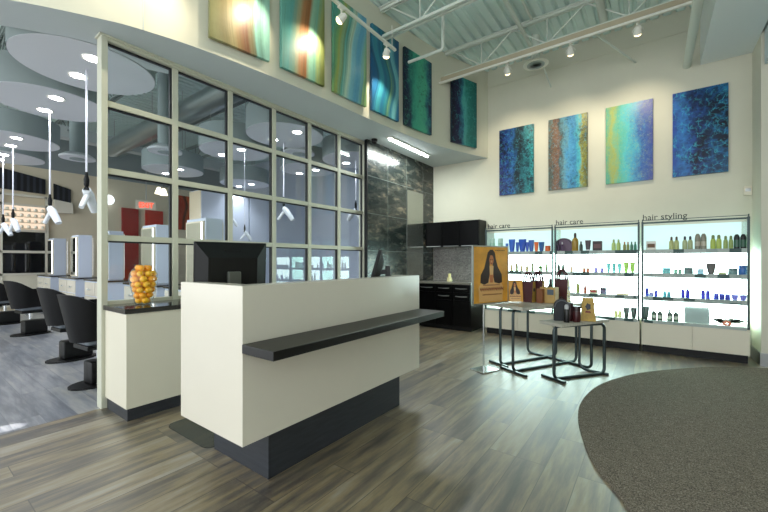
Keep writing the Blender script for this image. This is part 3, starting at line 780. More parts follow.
# right bay, second shelf
sg = MB(); sg.tube([(-.06, 0, .05), (-.035, 0, .075), (-.02, 0, .05), (-.04, 0, .03), (-.015, 0, .045), (.01, 0, .055), (.03, 0, .042), (.06, 0, .045)], .005, n=6)
sg.box(-.05, .05, -.02, .02, 0, .006); sg.box(-.004, .004, -.004, .004, .006, .05)
tag(sg.build('desk_sign', pm('#2e3030'), loc=(-.02, 6.42, S2)), 'small dark scrollwork sign at the left end of the right second shelf', 'sign')
jar(.153, S2, 0.095, 0.083, '#7fb7bd', '#5d9fae', 'jar', 'teal domed jar on the right second shelf', 'jar', None)
jar(.252, S2, 0.042, 0.066, '#86b79e', '#5f9078', 'jar', 'tiny green jar, left one of a pair on the right second shelf', 'jar', None)
jar(.298, S2, 0.042, 0.066, '#86b79e', '#5f9078', 'jar', 'tiny green jar, right one of a pair on the right second shelf', 'jar', None)
jar(.388, S2, 0.101, 0.089, '#6d7f7d', '#4b5a5a', 'jar', 'grey jar left of the pale blue jar on the right second shelf', 'jar', None)
jar(.51, S2, 0.064, 0.080, '#a6cbe0', '#d8ebf3', 'jar', 'small pale blue jar on the right second shelf', 'jar', None)
tubep(.616, S2, 0.101, 0.150, '#57504f', '#38302f', 'tube', 'brown tapered tube on the right second shelf', 'tube', None)
jar(.726, S2, 0.076, 0.032, '#cfcf9a', '#b9ba84', 'jar', 'flat pale yellow tin on the right second shelf', 'tin', None)
jar(.824, S2, 0.095, 0.084, '#70888a', '#4c6468', 'jar', 'wide grey jar beside the blue jar on the right second shelf', 'jar', None)
jar(.915, S2, 0.083, 0.121, '#3f6fb8', '#35599c', 'jar', 'tall blue jar at the right end of the right second shelf', 'jar', None)
# right bay, third shelf
bottle(-.067, S3, 0.044, 0.162, '#3b3fb8', '#2b2a92', 'bottle', 'slim indigo bottle at the left end of the right third shelf', 'bottle', None, neck=.4)
jar(-.018, S3, 0.052, 0.060, '#a8a5de', '#8f8cd4', 'jar', 'small lilac jar between two indigo bottles on the right third shelf', 'jar', None)
bottle(.036, S3, 0.044, 0.120, '#5a56c6', '#2b2a92', 'bottle', 'short indigo bottle right of the small lilac jar', 'bottle', None, neck=.4)
for xx, lb in ((.134, 'left'), (.180, 'right')):
    bottle(xx, S3, 0.044, 0.101, '#5aa6b4', '#4a8f9e', 'bottle', 'short teal bottle, %s one of the pair on the right third shelf' % lb, 'bottle', None)
for xx, lb in ((.33, 'left one of the first tall pair'), (.38, 'right one of the first tall pair'), (.537, 'left one of the second tall pair'), (.585, 'right one of the second tall pair')):
    bottle(xx, S3, 0.044, 0.154, '#3a35bd', '#2a268f', 'bottle', 'violet blue bottle, %s on the right third shelf' % lb, 'bottle', None, neck=.4)
for xx, lb in ((.668, 'left one'), (.722, 'middle one'), (.776, 'right one')):
    jar(xx, S3, 0.052, 0.078, '#3439ac', '#4a50c0', 'jar', 'squat blue jar, %s of three on the right third shelf' % lb, 'jar', None)
for xx, lb in ((.845, 'left one'), (.92, 'right one')):
    tubep(xx, S3, 0.073, 0.072, '#7a72cf', '#a29be0', 'tube', 'squat lilac tube, %s of two at the right end of the third shelf' % lb, 'tube', None)
# right bay, base
tubep(-.085, S4, 0.093, 0.186, '#4a5b55', '#2e3935', 'tube', 'dark grey tube at the left end of the right bay base', 'tube', None)
for xx, lb in ((.012, 'left one of the first pair'), (.08, 'right one of the first pair'), (.188, 'left one of the second pair'), (.255, 'right one of the second pair')):
    o = bottle(xx, S4, 0.062, 0.166, '#3f5146', '#27322c', 'bottle', 'dark green bottle, %s on the right bay base' % lb, 'bottle', None, neck=.35)
    q = MB(); q.box(-.018, .018, -.0275, -.026, .03, .075); q.build('printed_label', pm('#c5cdbf'), o)
rk = thing('card_rack', 'grey stepped card rack on the base of the right bay', 'rack', (.476, 6.45, S4))
MB().box(-.127, .127, .02, .10, 0, .21, bev=.002).build('back_box', pm('#c8d2d0'), rk)
for k in range(3): MB().box(-.125, .125, -.06+k*.026, -.055+k*.026, .004, .09+.05*k).build('divider', pm('#9fb0ae'), rk)
fl_ = thing('leaf_fan', 'fan of dark leaves and coral petals lying on the base of the right bay', 'decoration', (.77, 6.43, S4))
for a, L, c in ((155, .17, '#4b5a50'), (140, .13, '#6b7468'), (100, .09, '#b7beb0'), (35, .17, '#3f4c48'), (20, .19, '#5d6a62'), (60, .12, '#8a9488'), (170, .1, '#77827a')):
    q = MB(); a = math.radians(a); d_ = Vector((math.cos(a), 0, math.sin(a)*.62)); sd = Vector((-math.sin(a)*.025, .0, math.cos(a)*.025))
    o0 = Vector((0, 0, .035))
    va = [q.bm.verts.new(p) for p in (o0, o0+d_*L*.6+sd, o0+d_*L, o0+d_*L*.6-sd)]; vb = [q.bm.verts.new(v.co+Vector((0, -.006, 0))) for v in va]
    q.bm.faces.new(va); q.bm.faces.new(vb[::-1])
    for k in range(4): q.bm.faces.new((va[k], va[(k+1) % 4], vb[(k+1) % 4], vb[k]))
    q.build('leaf', pm(c), fl_)
q = MB()
for k in range(7):
    a = k*.9; q.sphere((.03*math.cos(a), -.012, .026+.022*math.sin(a)), .018, u=10, v=6, sc=(1, .6, .9))
q.build('flower', pm('#d97a62'), fl_, True)

# ------------------------------------------------------------------ nesting tables with bent steel legs
WA = Vector((.48, .877, 0)).normalized(); TA = Vector((.877, -.48, 0)).normalized()
A1 = Vector((-1.294, 4.263, 0)); RZ = math.atan2(TA.y, TA.x)      # local x = across (t), local y = along (w)
def u_frame(p, q, h, r=.0135, bend=.06):
    """closed loop of bent tube: top rail, leg, floor rail, leg"""
    p = Vector(p); q = Vector(q); d = (q-p).normalized(); up = Vector((0, 0, 1)); A = [PI/2*a/5 for a in range(6)]
    zt = h-r; mid = (p+q)/2+up*zt
    pts = [mid]
    pts += [p+up*(zt-bend+bend*math.cos(th))+d*(bend-bend*math.sin(th)) for th in A]
    pts += [p+up*(r+bend-bend*math.sin(th))+d*(bend-bend*math.cos(th)) for th in A]
    pts += [q+up*(r+bend-bend*math.cos(th))-d*(bend-bend*math.sin(th)) for th in A]
    pts += [q+up*(zt-bend+bend*math.sin(th))-d*(bend-bend*math.cos(th)) for th in A]
    return pts+[mid]
big = thing('nesting_table', 'taller pale topped display table on bent grey steel legs, holding the gift bags', 'table', A1, RZ, None)
MB().box(-.56, .20, -.06, 1.14, .735, .77, bev=.003).build('table_top', M_tablewood, big)
for p, q in (((0, 0, 0), (0, 1.06, 0)), ((-.28, .07, 0), (-.30, 1.06, 0)), ((-.60, .86, 0), (.30, .93, 0))):
    MB().tube(u_frame(p, q, .734), .016, n=10).build('leg_frame', M_tubes, big, True)
for x0_, x1_, y_ in ((-.19, .20, 0), (-.47, -.16, .07)):
    MB().box(x0_, x1_, y_-.016, y_+.016, 0, .026, bev=.004).build('foot_bar', M_tubes, big)
sm = thing('nesting_table', 'lower pale topped display table on bent grey steel legs, nearest the carpet', 'table', A1+TA*.38+WA*.2, RZ, None)
MB().box(-.14, .14, -.05, .72, .59, .622, bev=.003).build('table_top', M_tablewood, sm)
MB().tube(u_frame((.01, 0, 0), (.11, .68, 0), .589), .017, n=10).build('leg_frame', M_tubes, sm, True)
MB().box(-.15, .15, -.016, .016, 0, .026, bev=.004).build('foot_bar', M_tubes, sm)
MB().tube([(-.125, .58, .589), (-.125, .58, .10)]+[(-.125+.09*(1-math.cos(th)), .58+.03*(1-math.cos(th)), .105-.09*math.sin(th)) for th in [PI/2*k/5 for k in range(1, 6)]]+[(.16, .68, .015)], .015, n=10).build('leg', M_tubes, sm, True)
def TP(w, t, z=0): 
    v = A1+WA*w+TA*t; return (v.x, v.y, z)

# poster on a chrome stand
def poster_mesh(w, h):
    """printed picture: long dark hair, face and shoulders on amber, lettering blocks below"""
    m_ = MB(); y = 0
    def poly(pts, mi, k):
        vs = [m_.bm.verts.new(((u-.5)*w, -.0004*k, v*h)) for u, v in pts]; f_ = m_.bm.faces.new(vs); f_.material_index = mi
    def ell(cx_, cy_, rx, ry, mi, k, n=20): poly([(cx_+rx*math.cos(2*PI*i/n), cy_+ry*math.sin(2*PI*i/n)) for i in range(n)], mi, k)
    m_.box(-w/2, w/2, .0002, .004, 0, h)
    poly([(0, 0), (1, 0), (1, 1), (0, 1)], 0, 1)
    poly([(.16, .02), (.84, .02), (.86, .28), (.74, .42), (.62, .5), (.4, .5), (.26, .42), (.14, .28)], 1, 2)
    hair = [(.47, .95), (.40, .9), (.36, .78), (.30, .62), (.20, .5), (.19, .36), (.30, .325), (.42, .36), (.45, .48), (.56, .48), (.60, .36), (.74, .335), (.83, .36), (.82, .5), (.70, .64), (.64, .78), (.61, .9), (.55, .95)]
    poly(hair[:8]+[(.46, .52), (.46, .72), (.47, .86)], 2, 3); poly([(.55, .95), (.47, .95), (.47, .86), (.54, .72), (.55, .52)]+hair[9:17], 2, 3)
    poly([(.46, .5), (.56, .5), (.57, .66), (.45, .66)], 1, 4)
    ell(.508, .765, .062, .088, 3, 5)
    poly([(.44, .84), (.46, .9), (.508, .925), (.56, .9), (.575, .84), (.53, .855), (.49, .855)], 2, 6)
    for ex in (.482, .534): ell(ex, .775, .016, .009, 2, 6, 10)
    poly([(.501, .755), (.516, .755), (.52, .725), (.497, .725)], 1, 6); ell(.508, .705, .022, .008, 4, 6, 10)
    poly([(.45, .5), (.57, .5), (.55, .36), (.47, .36)], 3, 4)
    r_ = random.Random(3)
    for (u0, u1, v, s_) in ((.18, .82, .20, .085), (.27, .75, .30, .03), (.25, .8, .13, .03), (.62, .9, .93, .022)):
        u = u0
        while u < u1:
            ww = s_*r_.uniform(.45, .8)
            poly([(u, v), (u+ww*.3, v+s_*.5), (u+ww, v), (u+ww, v+s_), (u+ww*.6, v+s_*.55), (u, v+s_)], 4 if v < .5 else 2, 5); u += ww*1.25
    return m_
P_mats = [mat('amber_print', '#dd9d35', .3, var=.22, scale=5), mat('peach_print', '#e0b070', .3), mat('dark_hair_print', '#2a0f0c', .3), mat('skin_print', '#c07442', .3), mat('dark_red_print', '#7e2a12', .3)]
ps = thing('poster_stand', 'chrome floor stand with an amber poster of a woman with long dark hair', 'poster stand', (-1.545, 4.235, 0), math.atan2(.937, .35))
MB().box(-.22, .05, -.09, .13, 0, .012, bev=.004).build('base_plate', M_chrome, ps)
MB().tube([(-.09, .03, .012), (-.09, .03, .80)], .011, n=12).build('pole', M_chrome, ps, True)
fr = MB().box(-.31, .31, -.012, .012, .775, .79); fr.box(-.31, .31, -.012, .012, 1.445, 1.46); fr.box(-.31, -.297, -.012, .012, .79, 1.445); fr.box(.297, .31, -.012, .012, .79, 1.445)
fr.build('frame', M_steel, ps)
o = poster_mesh(.594, .655).build('poster', P_mats, ps); o.location = (0, -.005, .79)

def at_t(px_, t, z):
    return None
# counter card, gift bags and boxes on the taller table (world positions)
cd = poster_mesh(.19, .27).build('counter_card', P_mats); cd.location = (-1.375, 4.62, .777); cd.rotation_euler = (math.radians(-12), 0, math.radians(28))
tag(cd, 'small amber card with a long haired woman standing left of the gift bags', 'card')
M_mar = mat('maroon_bag_paper', '#451820', .4, var=.1, scale=10); M_gold = mat('gold_kraft_paper', '#b69443', .45, var=.2, scale=20)
def gift_bag(loc, rz, w, d, h, label):
    r = thing('gift_bag', label, 'bag', loc, math.radians(rz))
    m_ = MB(); 
    A = [m_.bm.verts.new(p) for p in ((-w/2, -d/2, 0), (w/2, -d/2, 0), (w/2, d/2, 0), (-w/2, d/2, 0))]
    B = [m_.bm.verts.new(p) for p in ((-w/2-.004, -d/2*.6, h), (w/2+.004, -d/2*.6, h), (w/2+.004, d/2*.6, h), (-w/2-.004, d/2*.6, h))]
    m_.bm.faces.new(A[::-1]); m_.bm.faces.new(B)
    for k in range(4):
        f_ = m_.bm.faces.new((A[k], A[(k+1) % 4], B[(k+1) % 4], B[k])); f_.material_index = 1 if k == 1 else 0
    m_.build('bag_body', [M_mar, M_gold], r)
    e = MB(); e.lathe([(.024, 0), (.024, .003)], n=14, M=Matrix.Translation((w/2+.001, 0, h*.6)) @ Matrix.Rotation(PI/2, 4, 'Y'))
    e.build('emblem', pm('#2c2f3a'), r)
    for s in (-1, 1):
        MB().tube([(-w*.34*math.cos(a), s*d*.26, h-.02+.13*math.sin(a)) for a in [PI*k/12 for k in range(13)]], .0105, n=8).build('handle', M_mar, r, True)
    return r
gift_bag((-1.25, 4.74, .771), -14, .145, .10, .255, 'maroon gift bag standing directly right of the small amber card')
gift_bag((-1.155, 4.83, .771), -14, .13, .10, .265, 'maroon gift bag with gold side panel between the small card and the kraft box')
gift_bag((-.915, 5.02, .771), -14, .155, .105, .285, 'maroon gift bag with gold side panel at the right end of the taller table')
kb = MB().box(-.09, .09, -.06, .06, 0, .19, bev=.003).build('gift_box', mat('kraft_card', '#bd9a5c', .55, var=.12, scale=12)); kb.location = (-1.02, 4.80, .771); kb.rotation_euler = (0, 0, math.radians(-10))
tag(kb, 'tan kraft gift box with slate blue label between the maroon bags', 'box')
MB().box(.0, .075, -.063, -.0605, .10, .165).build('printed_label', pm('#4d5a68'), kb)
bx = MB().box(-.035, .035, -.05, .05, 0, .17, bev=.003).build('gift_box', mat('brown_card', '#7d4a26', .5)); bx.location = (-1.10, 4.735, .771); bx.rotation_euler = (0, 0, math.radians(-10))
tag(bx, 'narrow brown gift box left of the tan kraft box', 'box')
bottle(-1.145, .771, .055, .30, '#16161a', '#0c0c0e', 'bottle', 'tall black bottle behind the narrow brown gift box', 'bottle', None, y=5.02)
bottle(-1.065, .771, .065, .29, '#1b1b20', '#0c0c0e', 'bottle', 'tall black bottle behind the tan kraft box', 'bottle', None, y=5.06)
# lower table
pk = thing('backpack', 'small charcoal zipped backpack on the lower display table', 'bag', (-.815, 4.43, .623), math.radians(15))
bp_ = [(-.078, 0), (.078, 0), (.08, .13)]+[(.08*math.cos(a), .15+.085*math.sin(a)) for a in [PI*k/10 for k in range(0, 11)]]+[(-.08, .13)]
MB().prism(bp_, -.045, .045, 'XZ').build('body', mat('charcoal_cloth', '#2b2c31', .7, bump=.2, scale=80), pk)
MB().tube([(.07*math.cos(a), -.047, .15+.074*math.sin(a)) for a in [PI*k/12 for k in range(13)]], .005, n=6).build('zip', pm('#6a6c72'), pk)
MB().tube([(.025*math.cos(a), 0, .232+.025*math.sin(a)) for a in [PI*k/8 for k in range(9)]], .005, n=6).build('handle', pm('#17181b'), pk)
jar(-.735, .623, .07, .20, '#3a1518', '#241012', 'canister', 'dark maroon canister just right of the charcoal backpack', 'canister', None, y=4.44)
bottle(-.745, .623, .058, .19, '#141416', '#b8babc', 'bottle', 'black bottle with silver collar in front of the dark canisters', 'bottle', None, y=4.32, neck=.75)
jar(-.665, .623, .082, .17, '#43181b', '#2a1113', 'canister', 'maroon canister standing beside the gold tapered carton', 'canister', None, y=4.42)
gb = thing('carton', 'gold tapered carton with a dark floral emblem on the lower display table', 'carton', (-.575, 4.56, .623), math.radians(12))
m_ = MB(); m_.prism([(-.075, 0), (.075, 0), (.05, .255), (-.05, .255)], -.035, .035, 'XZ'); m_.build('body', M_gold, gb)
e = MB(); e.prism([(.030*math.cos(2*PI*k/10)*(1 if k % 2 else .75), .16+.042*math.sin(2*PI*k/10)*(1 if k % 2 else .75)) for k in range(10)], -.038, -.0355, 'XZ'); e.build('emblem', pm('#24242c'), gb)
e = MB(); e.prism([(-.03, .095), (.03, .09), (.02, .112), (-.022, .115)], -.0375, -.0355, 'XZ'); e.build('printed_band', pm('#7a2f20'), gb)

# ------------------------------------------------------------------ canvases
def canvas(label, m_, w, h, loc, rz):
    b = MB(); b.box(-w/2, w/2, -.02, .02, 0, h, bev=.003)
    o = b.build('canvas_painting', m_, loc=loc); o.rotation_euler = (0, 0, rz); tag(o, label, 'painting'); return o
B1 = art_cells('blue_black_print', [(0, '#22286e'), (.2, '#1d3f8c'), (.38, '#2a62a4'), (.5, '#16343e'), (.62, '#10222c'), (.75, '#1d6a74'), (1, '#2f9a9c')], '#090b24', 1.3, 8, .9, '#57c4d8', (.2, .42))
B2 = art_cells('teal_rust_print', [(0, '#4f5a50'), (.14, '#73563f'), (.24, '#86604a'), (.32, '#4f5a58'), (.42, '#6a9aa8'), (.54, '#4f9ccb'), (.66, '#3a86b8'), (.78, '#4fb9c4'), (.86, '#9c9a38'), (1, '#59582c')], '#1a2f40', 4.1, 11, .7, '#6fd2e0', (.15, .36))
B3 = art_cells('aqua_lime_print', [(0, '#58a58c'), (.14, '#a4ad5a'), (.28, '#62b79c'), (.45, '#58c2c6'), (.62, '#4fa6c8'), (.8, '#3f68b0'), (1, '#4a529c')], '#2a4f94', 7.7, 14, .8, '#b5c96a', (.12, .34), [(.3, '#000000'), (.85, '#ffffff')])
B4 = art_cells('navy_cell_print', [(0, '#23489c'), (.2, '#2f74ba'), (.36, '#1d4a90'), (.5, '#143a78'), (.75, '#12568c'), (1, '#1a6ea0')], '#04051c', 2.9, 5, .98, '#3fb4cc', (.3, .5), [(0, '#303030'), (.5, '#ffffff')], .8)
for (x0, x1), m_, lb in (((-2.31, -1.70), B1, 'dark blue canvas of inky blots, nearest the corner on the back wall'), ((-1.455, -.858), B2, 'canvas with a rust brown streak and olive edge on the back wall'),
                         ((-.604, .002), B3, 'pale aqua and lime canvas on the back wall'), ((.232, .829), B4, 'navy canvas with large black cells, nearest the right wall')):
    canvas(lb, m_, x1-x0, 1.21, ((x0+x1)/2, YB-.0205, 2.50), 0)
G1 = art_waves('olive_sand_print', [(0, '#8a8850'), (.18, '#a09c70'), (.34, '#8a8058'), (.46, '#a89a6c'), (.58, '#90704a'), (.68, '#805840'), (.78, '#7f7a5c'), (.86, '#7fb0a4'), (1, '#93c4b4')], .4, .5, .7)
G2 = art_waves('teal_rust_flow', [(0, '#6fb0a4'), (.2, '#5aa09c'), (.3, '#7d9a86'), (.38, '#9c9a78'), (.46, '#a5754a'), (.58, '#905c32'), (.66, '#86b098'), (.78, '#6aa08e'), (.88, '#8a9458'), (1, '#6e7840')], 2.4, .4, .8)
G3 = art_waves('green_sky_flow', [(0, '#4f9a8a'), (.12, '#7fae70'), (.22, '#a3ab5a'), (.34, '#5fb0a8'), (.48, '#c4dcc4'), (.6, '#86c2cc'), (.76, '#5fa2c2'), (.9, '#74b2c6'), (1, '#8fb67e')], 1.1, .55, 1.2)
G4 = art_waves('blue_wave_flow', [(0, '#235a86'), (.2, '#3f94a6'), (.33, '#286a8c'), (.45, '#2f7f92'), (.56, '#6f9a70'), (.64, '#2a7494'), (.8, '#74b8c0'), (.9, '#2a7094'), (1, '#1f5a84')], 3.0, .6, 1.5)
G5 = art_cells('green_navy_wash', [(0, '#0a0f2c'), (.12, '#10183c'), (.22, '#1f6462'), (.38, '#3a9a82'), (.7, '#48a888'), (.86, '#266a78'), (.97, '#161c46')], '#0b2a30', 5.2, 7, .6, '#58b494', (.02, .2))
G6 = art_cells('violet_teal_wash', [(0, '#0d0a28'), (.3, '#1a1344'), (.42, '#2b6f88'), (.5, '#4fa8a4'), (.64, '#1f7a74'), (1, '#0f5c5c')], '#0e0a30', 8.4, 5, .6, '#4fb0ac', (.06, .2), [(.2, '#ffffff'), (.45, '#000000')])
def wall_x(y):
    for (x0, y0), (x1, y1) in zip(OUT, OUT[1:]):
        if y0 <= y <= y1: return x0+(x1-x0)*(y-y0)/(y1-y0)
for (y0, y1), m_, lb in (((1.79, 2.386), G1, 'olive and sand canvas, nearest the camera on the curved wall'), ((2.519, 3.112), G2, 'canvas with a rust stripe between teal and green on the curved wall'),
                         ((3.255, 3.858), G3, 'pale green and sky blue rippled canvas on the curved wall'), ((3.968, 4.56), G4, 'blue canvas of flowing wave lines on the curved wall'),
                         ((4.697, 5.373), G5, 'green canvas with dark navy edges on the curved wall'), ((5.874, 6.485), G6, 'violet and teal canvas nearest the corner on the curved wall')):
    xa, xb = wall_x(y0), wall_x(y1); xm = wall_x((y0+y1)/2)
    nx, ny = (y1-y0), -(xb-xa); L = math.hypot(nx, ny); nx /= L; ny /= L
    bulge = max(xm-(xa+xb)/2, 0)
    canvas(lb, m_, L, 1.195, ((xa+xb)/2+(bulge+.035)*nx, (y0+y1)/2+(bulge+.035)*ny, 3.368), math.atan2(y1-y0, xb-xa))

# ------------------------------------------------------------------ roof joists, ducts and track lights
def joist(y, x0, x1, label, m_=M_galv):
    r = thing('roof_joist', label, 'joist', ((x0+x1)/2, y, 4.44)); ox = (x0+x1)/2
    for dy in (-.03, .012):
        c = MB().box(x0-ox, x1-ox, dy, dy+.018, .40, .452); c.box(x0-ox, x1-ox, dy-.02 if dy < 0 else dy+.018, dy if dy < 0 else dy+.038, .435, .452); c.build('top_chord', m_, r)
        c = MB().box(x0-ox, x1-ox, dy, dy+.018, 0, .05); c.box(x0-ox, x1-ox, dy-.02 if dy < 0 else dy+.018, dy if dy < 0 else dy+.038, 0, .015); c.build('bottom_chord', m_, r)
    x = x0+.15; k = 0
    while x+.5 < x1:
        MB().tube([(x-ox, -.003, .03), (x+.5-ox, -.003, .42)] if k % 2 else [(x-ox, -.003, .42), (x+.5-ox, -.003, .03)], .011, n=6).build('web', m_, r)
        if k % 2 == 0: MB().tube([(x+.5-ox, -.003, .045), (x+.5-ox, -.003, .41)], .010, n=6).build('web', m_, r)
        x += .5; k += 1
    return r
joist(4.2, -3.14, 3.0, 'pale steel open web roof joist nearer the camera over the lobby')
joist(5.75, -2.9, 3.0, 'pale steel open web roof joist near the back wall over the lobby')
M_js = mat('salon_joist_steel', '#7f8a86', .5)
for y, l_ in ((1.1, 'first'), (2.65, 'second'), (4.2, 'third'), (5.75, 'fourth')):
    joist(y, -13.2, -4.06, 'grey open web salon roof joist, %s from the left end of the glass' % l_, M_js)
def pipe(pts, r, name, label, m_=M_galv, cat='pipe'):
    o = MB().tube(pts, r, n=12).build(name, m_, smooth=True); tag(o, label, cat); return o
pipe([(-2.985, 4.69, 4.29), (-2.43, 4.69, 4.29), (-2.405, 4.69, 4.31), (-2.405, 4.69, 4.88)], .022, 'conduit', 'thin bent pipe running out of the curved wall between two canvases')
pipe([(-1.57, 2.2, 4.72), (-1.57, 6.1, 4.72)], .028, 'conduit', 'white pipe running front to back under the deck, nearest the curved wall')
pipe([(-1.43, 2.2, 4.82), (-1.43, 5.6, 4.82)], .018, 'conduit', 'thin pipe running front to back close beside the white one')
pipe([(-.56, 2.2, 4.68), (-.56, 6.24, 4.68)], .05, 'duct_pipe', 'thick white pipe running front to back above the track lights')
pipe([(.395, 2.0, 4.09), (.395, 6.8195, 4.09)], .05, 'drain_pipe', 'fat white pipe running along the left side of the white bulkhead')
pipe([(-.63, 5.80, 4.40), (-.215, 6.815, 4.33)], .014, 'brace', 'slanting rod from the rear joist down to the back wall', cat='rod')
df = thing('air_diffuser', 'round white ceiling air diffuser above the first back wall canvas', 'diffuser', (-1.52, 6.2, 4.44))
MB().lathe([(.19, 0), (.19, .012), (.12, .05), (.10, .06)], n=32).build('rim', M_white, df, True)
c = MB()
for r_ in (.05, .085, .12): c.lathe([(r_, -.006), (r_+.012, -.008), (r_+.012, -.001), (r_, -.001)], n=28)
c.build('vane', mat('grey_vane', '#9fa8a6', .5), df, True)
MB().tube([(0, 0, .061), (0, 0, .5)], .06, n=14).build('duct', M_galv, df, True)
MB().tube([(.08, .1, .02), (.10, .615, -.15)], .012, n=8).build('brace', M_galv, df)

def spot_lamp(loc, target, power, color, angle, blend=.6, r=.03):
    l = bpy.data.lights.new('lamp', 'SPOT'); l.energy = power; l.color = color; l.spot_size = math.radians(angle); l.spot_blend = blend; l.shadow_soft_size = r
    o = bpy.data.objects.new('spot_lamp', l); COL.objects.link(o); o.location = loc
    o.rotation_euler = (Vector(target)-Vector(loc)).to_track_quat('-Z', 'Y').to_euler(); return o
def track_head(loc, target, power, label):
    r = thing('track_spotlight', label, 'spotlight', loc)
    d_ = (Vector(target)-Vector(loc)-Vector((0, 0, -.13))).normalized(); R = Matrix.Translation((0, 0, -.13)) @ d_.to_track_quat('-Z', 'Y').to_matrix().to_4x4()
    MB().box(-.02, .02, -.045, .045, -.022, -.001, bev=.003).build('adapter', M_white, r)
    MB().cyl((0, 0, -.07), .008, .048, n=10).build('stem', M_white, r)
    MB().tube([(.058*math.cos(a), 0, -.13+.058*math.sin(a)) for a in [PI*k/12 for k in range(13)]], .006, n=6, M=None).build('yoke', M_white, r)
    h = MB(); h.lathe([(.024, .06), (.032, .055), (.046, -.015), (.05, -.03)], n=20, cap=False, M=R); h.cyl((0, 0, .055), .024, .012, n=14, M=R)
    h.build('lamp_housing', M_white, r, True)
    MB().sphere((0, 0, -.028), .044, sc=(1, 1, .75), M=R).build('bulb', E_hal, r, True)
    spot_lamp(Vector(loc)+Vector((0, 0, -.13))+d_*.085, target, power, (1, .87, .66), 84, .9)
tk = thing('light_track', 'white light track running along under the rear roof joist', 'track', (-1.0, 5.62, 4.31))
MB().box(-2.05, 2.4, -.018, .018, -.0, .03, bev=.003).build('rail', M_white, tk)
MB().box(-2.05, 2.4, .03, .12, .06, .125).build('raceway', mat('tan_raceway', '#b5a98f', .5), tk)
tk2 = thing('light_track', 'white light track running front to back below the front joist', 'track', (-2.84, 2.6, 4.15))
MB().box(-.018, .018, -1.8, 1.53, 0, .03, bev=.003).build('rail', M_white, tk2)
for y in (-1.0, 1.6-.05): MB().tube([(0, y-.1, .031), (0, y-.1, .31 if y > 0 else .75)], .006, n=6).build('hanger', M_white, tk2)
track_head((-1.79, 5.62, 4.31), (-2.0, 6.8, 3.1), 30, 'track spotlight nearest the curved wall on the rear track')
track_head((-.92, 5.62, 4.31), (-1.1, 6.8, 3.1), 30, 'track spotlight in the middle of the rear track, right of the round diffuser')
track_head((-.153, 5.62, 4.31), (-.25, 6.8, 3.1), 34, 'track spotlight toward the right on the rear track')
track_head((.75, 5.62, 4.31), (.5, 6.8, 3.1), 22, 'track spotlight at the right end of the rear track behind the bulkhead')
track_head((-2.84, 3.05, 4.15), (-3.17, 2.88, 3.72), 24, 'glowing track spotlight on the side track before the rippled green canvas')
track_head((-2.84, 3.92, 4.15), (-3.13, 4.2, 3.3), 28, 'track spotlight at the end of the side track before the blue wave canvas')
track_head((-2.84, 2.2, 4.15), (-3.25, 2.13, 3.72), 24, 'track spotlight on the side track before the olive canvas')
track_head((-2.84, 1.35, 4.15), (-3.5, 1.2, 3.4), 30, 'track spotlight on the side track nearest the camera')

tbx = thing('thermostat', 'small pale wall box beside the pilaster above the right shelving bay', 'thermostat', (1.02, YB, 2.215))
MB().box(-.04, .04, -.035, -.0005, -.06, .06, bev=.006).build('case', M_lam2, tbx)
MB().box(-.025, .025, -.038, -.0355, -.01, .03).build('dial', M_steel, tbx)

# ------------------------------------------------------------------ the salon behind the glass
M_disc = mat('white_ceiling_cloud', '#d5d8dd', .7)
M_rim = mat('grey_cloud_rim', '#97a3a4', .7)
def cloud(x, y, label):
    r = thing('ceiling_cloud', label, 'ceiling panel', (x, y, 3.25), 0, 'round ceiling clouds in the salon')
    MB().cyl((0, 0, 0), .585, .02, n=72).build('face', M_disc, r, True)
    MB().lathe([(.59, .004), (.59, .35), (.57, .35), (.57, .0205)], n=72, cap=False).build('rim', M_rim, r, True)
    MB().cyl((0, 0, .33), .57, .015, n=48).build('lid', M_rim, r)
    h = MB()
    for k in range(3): h.cyl((.4*math.cos(2.1*k), .4*math.sin(2.1*k), .346), .006, 1.3, n=6)
    h.build('hanger', M_steel, r)
def can(x, y, power, label):
    r = thing('downlight', label, 'light', (x, y, 3.249), 0, 'downlights in the round clouds')
    MB().lathe([(.062, -.001), (.085, -.008), (.088, -.001)], n=28, cap=False).build('trim_ring', M_white, r, True)
    MB().cyl((0, 0, -.006), .064, .004, n=24).build('lens', E_can, r)
    spot_lamp((x, y, 3.235), (x, y, 0), power, (.86, .91, 1), 125, .7, .06)
R1, R2, R3 = 'front row', 'middle row', 'far row'
